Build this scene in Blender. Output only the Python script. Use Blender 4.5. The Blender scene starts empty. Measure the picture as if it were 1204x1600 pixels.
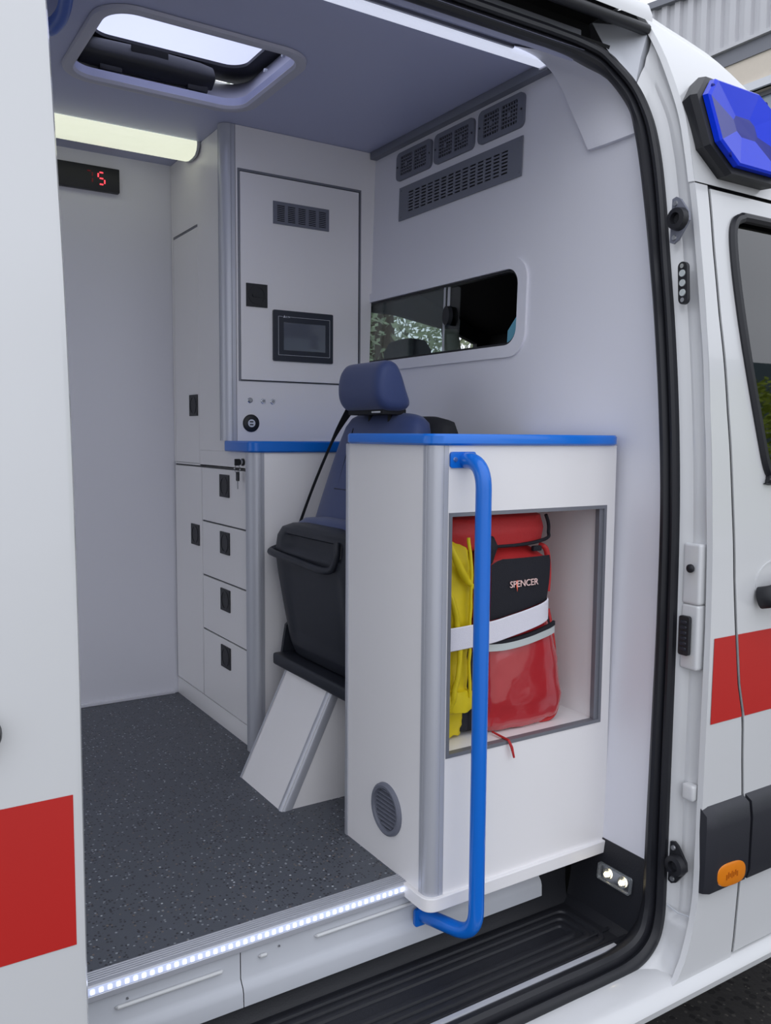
import bpy, bmesh, math, random
from mathutils import Vector, Matrix, noise
from mathutils.geometry import tessellate_polygon
random.seed(4)
S = bpy.context.scene
COL = S.collection
# ------------------------------------------------------------------ camera, sky, exposure
# x runs forward along the van, y into the van, z up; z = 0 is the cabin floor
R_ = (0.844139, -0.536064, 0.007997); D_ = (-0.040791, -0.079091, -0.996032); F_ = (0.53457, 0.840464, -0.08863)
cam = bpy.data.objects.new('camera', bpy.data.cameras.new('camera'))
cam.matrix_world = Matrix(((R_[0], -D_[0], -F_[0], 0), (R_[1], -D_[1], -F_[1], 0), (R_[2], -D_[2], -F_[2], 0.95), (0, 0, 0, 1)))
cam.data.sensor_fit = 'VERTICAL'; cam.data.sensor_height = 36; cam.data.lens = 36 * 1337.76 / 1600
cam.data.clip_start = 0.02; cam.data.clip_end = 300
COL.objects.link(cam); S.camera = cam
w = bpy.data.worlds.new('overcast'); S.world = w; w.use_nodes = True
nt = w.node_tree; nt.nodes.clear()
out = nt.nodes.new('ShaderNodeOutputWorld'); bg = nt.nodes.new('ShaderNodeBackground')
tc = nt.nodes.new('ShaderNodeTexCoord'); sp = nt.nodes.new('ShaderNodeSeparateXYZ'); cr = nt.nodes.new('ShaderNodeValToRGB')
nz = nt.nodes.new('ShaderNodeTexNoise'); nz.inputs['Scale'].default_value = 2.2; nz.inputs['Detail'].default_value = 4
mx = nt.nodes.new('ShaderNodeMix'); mx.data_type = 'RGBA'; mx.blend_type = 'MULTIPLY'; mx.inputs[0].default_value = .35
nt.links.new(tc.outputs['Generated'], sp.inputs[0]); nt.links.new(sp.outputs[2], cr.inputs[0])
nt.links.new(tc.outputs['Generated'], nz.inputs['Vector'])
cr.color_ramp.elements[0].position = 0.0; cr.color_ramp.elements[0].color = (.66, .69, .755, 1)
cr.color_ramp.elements[1].position = .75; cr.color_ramp.elements[1].color = (.90, .935, 1.02, 1)
nt.links.new(cr.outputs[0], mx.inputs[6]); nt.links.new(nz.outputs[0], mx.inputs[7])
nt.links.new(mx.outputs[2], bg.inputs[0]); bg.inputs[1].default_value = 1.35
nt.links.new(bg.outputs[0], out.inputs[0])
sun = bpy.data.objects.new('soft_sun', bpy.data.lights.new('soft_sun', 'SUN'))
sun.data.energy = .12; sun.data.angle = math.radians(60); sun.data.color = (1, .97, .93)
sun.rotation_euler = (math.radians(52), 0, math.radians(-15)); COL.objects.link(sun)
vs = S.view_settings; vs.view_transform = 'Standard'; vs.look = 'None'; vs.gamma = 1; vs.use_curve_mapping = False
vs.exposure = 0.5

# ------------------------------------------------------------------ materials
def lin(c): return tuple(((x / 255) / 12.92 if x / 255 <= .04045 else ((x / 255 + .055) / 1.055) ** 2.4) for x in c)
def mat(name, rgb, rough=.5, metal=0, spec=.5, bump=0, bscale=200, var=0, coat=0, emit=0, trans=0, alpha=1, ior=1.45, sheen=0):
    m = bpy.data.materials.new(name); m.use_nodes = True
    n = m.node_tree.nodes; l = m.node_tree.links; b = n['Principled BSDF']
    c = lin(rgb) + (1,)
    b.inputs['Base Color'].default_value = c; b.inputs['Roughness'].default_value = rough
    b.inputs['Metallic'].default_value = metal; b.inputs['Specular IOR Level'].default_value = spec
    b.inputs['Coat Weight'].default_value = coat; b.inputs['Coat Roughness'].default_value = .05
    b.inputs['Transmission Weight'].default_value = trans; b.inputs['IOR'].default_value = ior
    b.inputs['Alpha'].default_value = alpha; b.inputs['Sheen Weight'].default_value = sheen
    if emit: b.inputs['Emission Color'].default_value = c; b.inputs['Emission Strength'].default_value = emit
    if bump or var:
        t = n.new('ShaderNodeTexCoord'); z = n.new('ShaderNodeTexNoise'); z.inputs['Scale'].default_value = bscale; z.inputs['Detail'].default_value = 3
        l.new(t.outputs['Object'], z.inputs['Vector'])
        if bump:
            k = n.new('ShaderNodeBump'); k.inputs['Strength'].default_value = bump; k.inputs['Distance'].default_value = .002
            l.new(z.outputs[0], k.inputs['Height']); l.new(k.outputs[0], b.inputs['Normal'])
        if var:
            r = n.new('ShaderNodeMapRange'); r.inputs[3].default_value = 1 - var; r.inputs[4].default_value = 1 + var
            x = n.new('ShaderNodeVectorMath'); x.operation = 'SCALE'; x.inputs[0].default_value = c[:3]
            l.new(z.outputs[0], r.inputs[0]); l.new(r.outputs[0], x.inputs[3]); l.new(x.outputs[0], b.inputs['Base Color'])
    return m
M = {}
M['paint'] = mat('white_paint', (207, 208, 210), .22, coat=.5, var=.012, bscale=3)
M['paint_grey'] = mat('grey_primed_paint', (190, 193, 200), .4, var=.02, bscale=20)
M['lining'] = mat('white_lining', (226, 226, 234), .35, bump=.04, bscale=500, var=.01)
M['laminate'] = mat('white_laminate', (238, 236, 237), .32, bump=.05, bscale=600, var=.012)
M['headliner'] = mat('grey_headliner', (180, 184, 212), .4, bump=.05, bscale=300)
M['alu'] = mat('brushed_aluminium', (190, 192, 200), .4, metal=.35, bump=.06, bscale=90)
M['alu_dark'] = mat('grey_profile', (128, 130, 138), .45, metal=.4, var=.03, bscale=60)
M['trimgrey'] = mat('grey_plastic', (118, 121, 133), .5, bump=.05, bscale=300)
M['ventgrey'] = mat('vent_grey', (112, 115, 128), .5, bump=.05, bscale=300)
M['black'] = mat('black_plastic', (30, 31, 36), .45, bump=.1, bscale=500)
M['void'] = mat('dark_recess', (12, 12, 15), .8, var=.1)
M['rubber'] = mat('black_rubber', (27, 28, 34), .42, bump=.06, bscale=400)
M['step'] = mat('step_plastic', (30, 31, 37), .5, bump=.25, bscale=300)
M['rub'] = mat('black_moulding', (42, 43, 50), .48, bump=.15, bscale=500)
M['blue'] = mat('blue_plastic', (12, 112, 214), .3, coat=.3, var=.01)
M['blue_tube'] = mat('blue_powder_coat', (10, 108, 210), .3, coat=.3, bump=.02, bscale=300)
M['red'] = mat('red_reflective_film', (186, 34, 30), .4, var=.05, bscale=5)
M['seat'] = mat('blue_vinyl', (48, 64, 112), .5, bump=.35, bscale=900, sheen=.2)
M['shell'] = mat('dark_seat_shell', (36, 39, 48), .45, bump=.2, bscale=700)
M['belt'] = mat('black_webbing', (26, 27, 32), .7, bump=.4, bscale=900)
M['redcloth'] = mat('red_nylon', (184, 42, 44), .55, bump=.5, bscale=160, var=.06)
M['redvinyl'] = mat('clear_vinyl_over_red', (178, 44, 50), .16, bump=.5, bscale=28, coat=1)
M['yellow'] = mat('yellow_nylon', (212, 190, 16), .5, bump=.5, bscale=60, var=.06)
M['blackcloth'] = mat('black_nylon', (24, 25, 34), .75, bump=.5, bscale=500)
M['whiteweb'] = mat('white_elastic', (228, 226, 236), .7, bump=.5, bscale=700)
M['reflect'] = mat('silver_reflective_tape', (205, 212, 212), .35, metal=.3, bump=.2, bscale=400)
M['chrome'] = mat('chrome', (210, 212, 216), .15, metal=1, var=.01)
M['steel'] = mat('galvanised_screw', (170, 172, 176), .35, metal=.8, var=.02)
M['amber'] = mat('amber_plastic', (226, 128, 12), .3, coat=.5, var=.05, bscale=90)
M['screen'] = mat('switched_off_screen', (96, 100, 112), .12, coat=1, var=.05, bscale=10)
M['printwhite'] = mat('white_print', (215, 218, 224), .5, var=.02)
M['logo'] = mat('pale_embroidery', (240, 205, 200), .6, var=.03)
M['logored'] = mat('orange_embroidery', (232, 96, 66), .6, var=.03)
M['led_on'] = mat('led_white', (232, 238, 255), .3, emit=1.4)
M['led_diff'] = mat('led_diffuser', (196, 205, 232), .35, emit=.28)
M['tube'] = mat('lamp_diffuser', (246, 250, 226), .35, emit=.5)
M['edge_led'] = mat('edge_lamp_diffuser', (222, 228, 246), .35, emit=.5)
M['warm'] = mat('step_lamp_bulb', (255, 236, 190), .3, emit=7)
M['red_on'] = mat('red_segment_lit', (255, 66, 78), .4, emit=1.3)
M['red_off'] = mat('red_segment_dim', (96, 14, 20), .4, emit=.25)
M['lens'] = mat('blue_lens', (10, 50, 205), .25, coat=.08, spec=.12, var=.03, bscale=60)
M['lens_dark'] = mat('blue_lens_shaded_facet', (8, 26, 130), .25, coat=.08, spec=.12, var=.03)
M['clear'] = mat('clear_plastic', (200, 205, 210), .1, trans=.8, coat=.5, var=.01)
M['cream'] = mat('cream_cab_trim', (196, 198, 182), .6, var=.03)
M['cabdark'] = mat('dark_cab_trim', (26, 27, 30), .7, var=.05)
M['cabseat'] = mat('grey_cab_fabric', (66, 68, 74), .8, bump=.3)
M['paper'] = mat('light_blue_paper', (120, 190, 214), .7, var=.03)
M['hatchdome'] = mat('opal_hatch_dome', (206, 209, 236), .35, trans=1, ior=1.05, var=.01)
M['hatchdome'].node_tree.nodes['Principled BSDF'].inputs['Roughness'].default_value = .5
M['clad'] = mat('corrugated_cladding', (196, 196, 200), .55, metal=.1, var=.05, bscale=2)
M['fascia'] = mat('grey_fascia', (124, 126, 134), .6, var=.03)
M['render'] = mat('beige_render', (214, 204, 190), .85, bump=.2, bscale=30, var=.03)
M['wglass'] = mat('building_glass', (150, 165, 180), .1, coat=1, var=.03)
M['leaf'] = mat('leaf_green', (150, 168, 52), .7, var=.35, bscale=4)
M['leafdark'] = mat('tree_green', (140, 150, 122), .8, var=.35, bscale=3)
M['bark'] = mat('bark', (82, 68, 54), .9, bump=.5, bscale=30, var=.1)

def glassy(name, tint, refl_rough, mixv, fres=1.5):
    m = bpy.data.materials.new(name); m.use_nodes = True; n = m.node_tree.nodes; l = m.node_tree.links; n.clear()
    o = n.new('ShaderNodeOutputMaterial'); t = n.new('ShaderNodeBsdfTransparent'); g = n.new('ShaderNodeBsdfGlossy'); x = n.new('ShaderNodeMixShader')
    q = n.new('ShaderNodeLayerWeight'); q.inputs[0].default_value = .5; f = n.new('ShaderNodeMath'); f.operation = 'POWER'; f.inputs[1].default_value = 4; l.new(q.outputs['Facing'], f.inputs[0]); a = n.new('ShaderNodeMath'); a.operation = 'MULTIPLY_ADD'; a.inputs[1].default_value = .9; a.inputs[2].default_value = mixv; a.use_clamp = True
    t.inputs[0].default_value = lin(tint) + (1,); g.inputs['Roughness'].default_value = refl_rough
    l.new(f.outputs[0], a.inputs[0]); l.new(a.outputs[0], x.inputs[0]); l.new(t.outputs[0], x.inputs[1]); l.new(g.outputs[0], x.inputs[2]); l.new(x.outputs[0], o.inputs[0])
    return m
M['glass'] = glassy('partition_glass', (238, 243, 243), .03, .03)
M['doorglass'] = glassy('tinted_door_glass', (120, 132, 134), .02, .13, 1.7)

def floor_material(name, base, flecks, scale, thr, rough, bump):
    m = bpy.data.materials.new(name); m.use_nodes = True; n = m.node_tree.nodes; l = m.node_tree.links; b = n['Principled BSDF']
    t = n.new('ShaderNodeTexCoord'); cur = None
    nn = n.new('ShaderNodeTexNoise'); nn.inputs['Scale'].default_value = 6; nn.inputs['Detail'].default_value = 4; l.new(t.outputs['Object'], nn.inputs['Vector'])
    r = n.new('ShaderNodeMix'); r.data_type = 'RGBA'; r.inputs[6].default_value = tuple(.9 * c for c in lin(base)) + (1,); r.inputs[7].default_value = tuple(1.1 * c for c in lin(base)) + (1,)
    l.new(nn.outputs[0], r.inputs[0]); cur = r.outputs[2]
    for k, (col, sc, th, size) in enumerate(flecks):
        mp = n.new('ShaderNodeMapping'); mp.inputs['Location'].default_value = (k * 3.1, k * 1.7, 0); l.new(t.outputs['Object'], mp.inputs[0])
        v = n.new('ShaderNodeTexVoronoi'); v.inputs['Scale'].default_value = sc; l.new(mp.outputs[0], v.inputs['Vector'])
        d = n.new('ShaderNodeMath'); d.operation = 'LESS_THAN'; d.inputs[1].default_value = size; l.new(v.outputs['Distance'], d.inputs[0])
        s = n.new('ShaderNodeSeparateColor'); l.new(v.outputs['Color'], s.inputs[0])
        g = n.new('ShaderNodeMath'); g.operation = 'GREATER_THAN'; g.inputs[1].default_value = th; l.new(s.outputs[0], g.inputs[0])
        a = n.new('ShaderNodeMath'); a.operation = 'MULTIPLY'; l.new(d.outputs[0], a.inputs[0]); l.new(g.outputs[0], a.inputs[1])
        x = n.new('ShaderNodeMix'); x.data_type = 'RGBA'; x.inputs[7].default_value = lin(col) + (1,); l.new(a.outputs[0], x.inputs[0]); l.new(cur, x.inputs[6]); cur = x.outputs[2]
    l.new(cur, b.inputs['Base Color']); b.inputs['Roughness'].default_value = rough
    z = n.new('ShaderNodeTexNoise'); z.inputs['Scale'].default_value = scale; l.new(t.outputs['Object'], z.inputs['Vector'])
    k = n.new('ShaderNodeBump'); k.inputs['Strength'].default_value = bump; k.inputs['Distance'].default_value = .003; l.new(z.outputs[0], k.inputs['Height']); l.new(k.outputs[0], b.inputs['Normal'])
    return m
M['floor'] = floor_material('flecked_vinyl', (84, 88, 96), [((50, 52, 58), 150, .72, .42), ((150, 156, 162), 120, .86, .3), ((120, 108, 98), 130, .9, .3), ((196, 202, 206), 70, .9, .17)], 300, .4, .5, .15)
M['asphalt'] = floor_material('asphalt', (48, 46, 46), [((74, 71, 68), 60, .8, .35), ((26, 25, 26), 45, .6, .5), ((98, 92, 86), 110, .93, .3)], 60, .4, .9, .9)

# ------------------------------------------------------------------ mesh helpers
def thing(name, label, cat, loc=(0, 0, 0), group=None):
    o = bpy.data.objects.new(name, None); o.location = loc; o.empty_display_size = .05; COL.objects.link(o)
    o['label'] = label; o['category'] = cat
    if group: o['group'] = group
    return o
def root_of(o):
    while o.parent: o = o.parent
    return o
class MB:
    def __init__(s): s.v = []; s.f = []
    def add(s, vs, fs):
        k = len(s.v); s.v += [tuple(p) for p in vs]; s.f += [tuple(i + k for i in f) for f in fs]; return s
    def box(s, x0, x1, y0, y1, z0, z1, bev=0, seg=2):
        b = bmesh.new(); bmesh.ops.create_cube(b, size=1)
        for v in b.verts: v.co = ((x0 + x1) / 2 + v.co.x * (x1 - x0), (y0 + y1) / 2 + v.co.y * (y1 - y0), (z0 + z1) / 2 + v.co.z * (z1 - z0))
        if bev: bmesh.ops.bevel(b, geom=b.edges[:], offset=bev, segments=seg, profile=.6, affect='EDGES')
        b.verts.index_update(); s.add([v.co for v in b.verts], [[v.index for v in f.verts] for f in b.faces]); b.free(); return s
    def grid(s, rows, close=False, capends=False):
        n = len(rows[0]); vs = [p for r in rows for p in r]; fs = []
        for i in range(len(rows) - 1):
            for j in range(n if close else n - 1):
                fs.append((i * n + j, i * n + (j + 1) % n, (i + 1) * n + (j + 1) % n, (i + 1) * n + j))
        if capends: fs.append(tuple(range(n))); fs.append(tuple(len(vs) - n + i for i in range(n)))
        return s.add(vs, fs)
    def tube(s, path, r, n=14, flat=None):
        P = [Vector(p) for p in path]; rows = []; up = None
        for i, p in enumerate(P):
            t = (P[min(i + 1, len(P) - 1)] - P[max(i - 1, 0)]).normalized()
            if up is None: up = Vector((0, 0, 1)) if abs(t.z) < .9 else Vector((1, 0, 0))
            u = (up - t * up.dot(t)).normalized(); v = t.cross(u); up = u
            ra = r[i] if isinstance(r, (list, tuple)) else r; rb = ra if flat is None else flat
            rows.append([p + u * (ra * math.cos(a)) + v * (rb * math.sin(a)) for a in [2 * math.pi * k / n for k in range(n)]])
        return s.grid(rows, close=True, capends=True)
    def cyl(s, a, b, r, n=20, r2=None): return s.tube([a, b], [r, r if r2 is None else r2], n)
    def plate(s, outer, holes, fn, t):
        loops = [outer] + list(holes); tris = tessellate_polygon([[Vector((p[0], p[1], 0)) for p in L] for L in loops])
        flat = [p for L in loops for p in L]; n = len(flat)
        vs = [fn(p[0], p[1], 0) for p in flat] + [fn(p[0], p[1], t) for p in flat]
        fs = [tuple(x) for x in tris] + [tuple(i + n for i in reversed(x)) for x in tris]; k = 0
        for L in loops:
            m = len(L)
            for i in range(m): fs.append((k + i, k + (i + 1) % m, n + k + (i + 1) % m, n + k + i))
            k += m
        return s.add(vs, fs)
    def loft(s, sts, n=36, cap=True):
        # stations: (centre, U, V, a, b, exponent) superellipse rings
        rows = []
        for c, U, V, a, b, e in sts:
            c = Vector(c); U = Vector(U); V = Vector(V); r = []
            for k in range(n):
                t = 2 * math.pi * k / n; ct, st = math.cos(t), math.sin(t)
                r.append(c + U * (a * math.copysign(abs(ct) ** (2 / e), ct)) + V * (b * math.copysign(abs(st) ** (2 / e), st)))
            rows.append(r)
        return s.grid(rows, close=True, capends=cap)
    def wobble(s, amp, freq, seed=0):
        o = Vector((seed * 7.3, seed * 3.1, seed))
        s.v = [tuple(Vector(p) + noise.noise_vector(Vector(p) * freq + o) * amp + noise.noise_vector(Vector(p) * freq * 2.7 + o) * amp * .4) for p in s.v]; return s
    def build(s, name, m, parent=None, angle=38, **props):
        b = bmesh.new(); org = Vector(root_of(parent).location) if parent else Vector((0, 0, 0))
        vs = [b.verts.new(Vector(p) - org) for p in s.v]
        for f in s.f:
            try:
                if len(set(f)) > 2: b.faces.new([vs[i] for i in f])
            except ValueError: pass
        bmesh.ops.recalc_face_normals(b, faces=b.faces[:])
        th = math.radians(angle)
        for f in b.faces: f.smooth = True
        for e in b.edges: e.smooth = len(e.link_faces) == 2 and e.calc_face_angle(9) < th
        me = bpy.data.meshes.new(name); b.to_mesh(me); b.free(); me.materials.append(m if not isinstance(m, str) else M[m])
        o = bpy.data.objects.new(name, me); COL.objects.link(o)
        if parent: o.parent = parent
        for k, v in props.items(): o[k] = v
        return o
def single(mb, name, m, label, cat, group=None, angle=38):
    o = mb.build(name, m, None, angle); o['label'] = label; o['category'] = cat
    if group: o['group'] = group
    return o
def struct(mb, name, m, parent=None): return mb.build(name, m, parent, kind='structure')
def rr(u0, u1, v0, v1, r, n=5):
    P = []
    for cx, cy, a0 in ((u1 - r, v0 + r, -90), (u1 - r, v1 - r, 0), (u0 + r, v1 - r, 90), (u0 + r, v0 + r, 180)):
        for k in range(n + 1):
            a = math.radians(a0 + 90 * k / n); P.append((cx + r * math.cos(a), cy + r * math.sin(a)))
    return P
def rect(u0, u1, v0, v1): return [(u0, v0), (u1, v0), (u1, v1), (u0, v1)]
def circ(cu, cv, r, n=24, rv=None): return [(cu + r * math.cos(2 * math.pi * k / n), cv + (rv or r) * math.sin(2 * math.pi * k / n)) for k in range(n)]
def cat(P, sub=6):
    P = [Vector(p) for p in P]; o = []
    for i in range(len(P) - 1):
        a, b, c, d = P[max(i - 1, 0)], P[i], P[i + 1], P[min(i + 2, len(P) - 1)]
        for k in range(sub):
            t = k / sub; o.append(.5 * ((2 * b) + (c - a) * t + (2 * a - 5 * b + 4 * c - d) * t * t + (3 * b - a - 3 * c + d) * t ** 3))
    return o + [P[-1]]
def fillet(P, r, n=8):
    P = [Vector(p) for p in P]; o = [P[0]]
    for i in range(1, len(P) - 1):
        a = (P[i - 1] - P[i]).normalized(); b = (P[i + 1] - P[i]).normalized(); q0 = P[i] + a * r; q1 = P[i] + b * r
        for k in range(n + 1):
            t = k / n; o.append(q0 * (1 - t) ** 2 + P[i] * 2 * t * (1 - t) + q1 * t * t)
    return o + [P[-1]]
def lerp(a, b, t): return a + (b - a) * t
def interp(x, X, Y):
    if x <= X[0]: return Y[0]
    for i in range(len(X) - 1):
        if x <= X[i + 1]: return lerp(Y[i], Y[i + 1], (x - X[i]) / (X[i + 1] - X[i]))
    return Y[-1]
ZS = [-2, .5, .72, .93, 1.118, 1.336, 1.47, 1.62, 1.70, 1.78, 1.83, 2.0]
YS = [1.19, 1.19, 1.19, 1.2, 1.218, 1.255, 1.28, 1.32, 1.36, 1.40, 1.43, 1.55]
def ys(z, off=0): return (interp(z - .05, ZS, YS) + interp(z, ZS, YS) * 2 + interp(z + .05, ZS, YS)) / 4 + off
def bx(z): return 1.492 + .0292 * z                     # the bulkhead leans a little
def onb(y, z, w): return (bx(z) - w, y, z)               # w = how far it stands off the bulkhead
def text(name, s, size, m, parent, origin, U, V, ext=.0004, shear=0, space=1, **props):
    c = bpy.data.curves.new(name, 'FONT'); c.body = s; c.size = size; c.extrude = ext; c.shear = shear; c.space_character = space; c.resolution_u = 3
    t = bpy.data.objects.new(name + '_curve', c); COL.objects.link(t)
    dg = bpy.context.evaluated_depsgraph_get(); me = bpy.data.meshes.new_from_object(t.evaluated_get(dg)); bpy.data.objects.remove(t)
    U = Vector(U).normalized(); V = Vector(V).normalized(); W = U.cross(V); og = Vector(origin) - Vector(root_of(parent).location)
    for v in me.vertices: v.co = og + U * v.co.x + V * v.co.y + W * v.co.z
    me.materials.clear(); me.materials.append(M[m]); o = bpy.data.objects.new(name, me); COL.objects.link(o); o.parent = parent
    for k, v in props.items(): o[k] = v
    return o

# ------------------------------------------------------------------ ground and the shell of the cabin
struct(MB().box(-30, 40, -30, 40, -.72, -.62), 'ground', 'asphalt')
struct(MB().box(-1.6, 1.49, 1.4905, 3.02, -.02, 0), 'floor', 'floor')
struct(MB().box(-1.6, 1.7, 3.02, 3.06, -.02, 1.95), 'wall_left', 'lining')
struct(MB().box(-1.6, .19, 1.42, 1.45, -.3, 1.95), 'wall_right', 'lining')
hx0, hx1, hy0, hy1 = .54, 1.01, 1.985, 2.39
struct(MB().plate([(-1.6, 1.655), (1.56, 1.655), (1.56, 3.02), (-1.6, 3.02)], [rr(hx0, hx1, hy0, hy1, .06)], lambda u, v, w: (u, v, 1.885 + w), .02), 'ceiling', 'headliner')
ed = [(ys(z, .052), z) for z in [0, .3, .6, .9, 1.1, 1.3, 1.45, 1.6, 1.7]] + [(1.46, 1.80), (1.60, 1.845), (1.66, 1.884)]
wy0, wy1, wz0, wz1 = 1.757, 2.60, 1.195, 1.397
struct(MB().plate([(3.02, 0)] + ed[:0] + ed + [(3.02, 1.884)], [rr(wy0, wy1, wz0, wz1, .045)], lambda u, v, w: (bx(v) + w, u, v), .03), 'wall_front', 'lining')
struct(MB().box(1.522, 1.552, 1.66, 2.505, 1.861, 1.8845, .002), 'trim_1', 'trimgrey')
struct(MB().box(-1.6, 1.005, 3.008, 3.02, 0, .012, .003), 'baseboard_left', 'lining')
# header above the door opening, from the edge lamp down to the seal
h = MB(); rows = []
for x in (-.3, .3, .9, 1.3, 1.42):
    rows.append([(x, 1.655, 1.886), (x, 1.64, 1.884), (x, 1.60, 1.868), (x, 1.52, 1.822), (x, 1.47, 1.79), (x, 1.43, 1.80)])
struct(h.grid(rows), 'trim_2', 'headliner')
# moulded corner liner between bulkhead and header
A = cat([(1.40, 1.66, 1.889), (1.475, 1.655, 1.878), (1.512, 1.64, 1.85), (1.526, 1.612, 1.80), (1.528, 1.575, 1.73), (1.527, 1.535, 1.66), (1.5265, 1.519, 1.63)], 4)
B = cat([(1.392, 1.464, 1.80), (1.47, 1.455, 1.79), (1.517, 1.445, 1.765), (1.54, 1.425, 1.73), (1.545, 1.40, 1.69), (1.540, 1.385, 1.655), (1.529, 1.372, 1.63)], 4)
rows = [[a.lerp(b, t) + Vector((-.012, 0, -.01)) * math.sin(math.pi * t) * .2 for t in (0, .2, .4, .6, .8, 1)] for a, b in zip(A, B)]
rows = [[r[0] + Vector((.025, .0, .01))] + r for r in rows]; rows.append([p + Vector((.02, 0, 0)) for p in rows[-1]])
struct(MB().grid(rows), 'trim_3', 'lining')

# ------------------------------------------------------------------ partition window
win = bpy.data.objects.new('window_1', None); win.location = (1.53, 2.13, 1.2); COL.objects.link(win); win['kind'] = 'structure'
win['label'] = 'wide sliding window in the bulkhead with rounded white frame'
MB().plate(rr(1.722, 2.64, 1.163, 1.424, .062, 8), [rr(wy0, wy1, wz0, wz1, .045, 8)], onb, .007).build('window_frame', 'lining', win)
MB().plate(rr(wy0 + .002, wy1 - .002, wz0 + .002, wz1 - .002, .044, 8), [rr(wy0 + .008, wy1 - .008, wz0 + .007, wz1 - .007, .04, 8)], lambda u, v, w: (bx(v) + .018 - w, u, v), .018).build('window_gasket', 'rubber', win)
MB().plate(rect(2.095, wy1 - .008, wz0 + .006, wz1 - .006), [], lambda u, v, w: (bx(v) + .006 - w, u, v), .003).build('pane', 'glass', win)
MB().plate(rr(2.03, wy1 - .008, wz0 + .006, wz1 - .006, .02), [], lambda u, v, w: (bx(v) + .014 - w, u, v), .003).build('pane', 'glass', win)
MB().plate(rect(2.093, 2.098, wz0 + .007, wz1 - .007), [], lambda u, v, w: (bx(v) + .006 - w, u, v), .004).build('pane_edge', 'alu', win)
MB().plate(rect(2.078, 2.086, 1.335, 1.390), [], lambda u, v, w: (bx(v) + .011 - w, u, v), .004).build('draught_strip', 'alu', win)
MB().plate(circ(2.075, 1.305, .017, 20, .028), [], lambda u, v, w: (bx(v) + .008 - w, u, v), .014).build('window_knob', 'black', win)

# the cab seen through it
cb = MB()
cb.box(1.62, 2.5, 1.2, 3.02, -.1, -.05).box(2.46, 2.5, 1.22, 3.06, -.1, 1.40)  # solid dark front wall replaces the windscreen to keep daylight out of the cab
cb.add([(x, y, z + d) for d in (0, .02) for y in (1.42, 3.05) for x, z in ((1.60, 1.80), (1.9, 1.62), (2.5, 1.38))], [(0, 1, 4, 3), (1, 2, 5, 4), (6, 7, 10, 9), (7, 8, 11, 10)])
struct(cb, 'closed_cab_lining', 'cabdark')
struct(MB().plate([(1.6, -.1), (2.5, -.1), (2.5, 1.38), (1.9, 1.70), (1.6, 1.88)], [[(1.70, 1.02), (2.40, 1.02), (2.40, 1.36), (2.25, 1.41), (1.98, 1.452), (1.70, 1.458)]], lambda u, v, w: (u, 3.03 + w, v), .03), 'cab_wall', 'cabdark')
t = thing('cab_seat', 'grey cab seat behind the left pane of the bulkhead window', 'seat', (1.80, 2.66, .1))
MB().loft([((1.80, 2.66, z), (0, 1, 0), (1, 0, 0), a, b, 3) for z, a, b in ((.4, .2, .05), (.5, .23, .06), (.9, .23, .06), (1.1, .2, .05), (1.13, .1, .02))]).build('backrest', 'cabseat', t)
MB().loft([((1.78, 2.66, z), (0, 1, 0), (1, 0, 0), a, b, 3) for z, a, b in ((1.14, .09, .03), (1.16, .125, .05), (1.26, .12, .05), (1.295, .09, .04), (1.305, .04, .02))]).build('headrest', 'cabseat', t)
MB().box(1.85, 2.35, 2.44, 2.88, .3, .42, .03).build('seat', 'cabseat', t)
single(MB().loft([((1.86 - (z - 1.3) * .2, 2.50, z), (.5, .86, 0), (.86, -.5, 0), a, .03, 3) for z, a in ((1.10, .02), (1.13, .06), (1.25, .055), (1.31, .04), (1.33, .015))]), 'side_cover', 'cream', 'cream coloured trim glimpsed through the middle of the bulkhead window', 'cover')
single(MB().plate([(1.83, 1.16), (1.925, 1.16), (1.93, 1.25), (1.90, 1.285), (1.87, 1.26)], [], lambda u, v, w: (1.60 + w + (v - 1.1) * .1, u - .03, v), .004), 'face_mask', 'paper', 'light blue sheet behind the lower right corner of the bulkhead window', 'sheet')

# ------------------------------------------------------------------ van body around the opening
O = [(-.3, -.206), (1.104, -.206), (1.25, -.208), (1.34, -.207), (1.40, -.203), (1.449, -.188), (1.483, -.156), (1.497, -.112), (1.50, -.057), (1.50, .11), (1.50, .30), (1.50, .55), (1.50, .80), (1.502, 1.0), (1.507, 1.18), (1.515, 1.338), (1.526, 1.48), (1.535, 1.58), (1.541, 1.66), (1.532, 1.738), (1.48, 1.803), (1.42, 1.822), (1.33, 1.828), (1.127, 1.828), (-.3, 1.828)]
I = [(-.3, -.166), (1.104, -.166), (1.23, -.166), (1.31, -.166), (1.37, -.165), (1.42, -.155), (1.452, -.135), (1.468, -.10), (1.475, -.057), (1.478, .11), (1.483, .30), (1.490, .55), (1.495, .80), (1.494, 1.0), (1.497, 1.18), (1.502, 1.33), (1.505, 1.47), (1.512, 1.56), (1.52, 1.63), (1.528, 1.69), (1.495, 1.755), (1.43, 1.78), (1.34, 1.79), (1.127, 1.79), (-.3, 1.79)]
E_ = [(-.3, -.232), (1.104, -.232), (1.25, -.232), (1.34, -.232), (1.40, -.23), (1.44, -.22), (1.475, -.18), (1.50, -.11), (1.515, -.04), (1.517, .11), (1.518, .28), (1.52, .55), (1.514, .80), (1.512, 1.0), (1.518, 1.18), (1.526, 1.34), (1.533, 1.48), (1.542, 1.58), (1.558, 1.68), (1.584, 1.87)]
def xE(z): return interp(z, [p[1] for p in E_[4:]], [p[0] for p in E_[4:]])
body = thing('van_body', 'white body of the ambulance around the open sliding door', 'van', (1.6, 1.2, -.62))
O3 = cat([(x, ys(z), z) for x, z in O], 5); I3 = cat([(x, ys(z, .045), z) for x, z in I], 5)
rows = []
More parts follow.
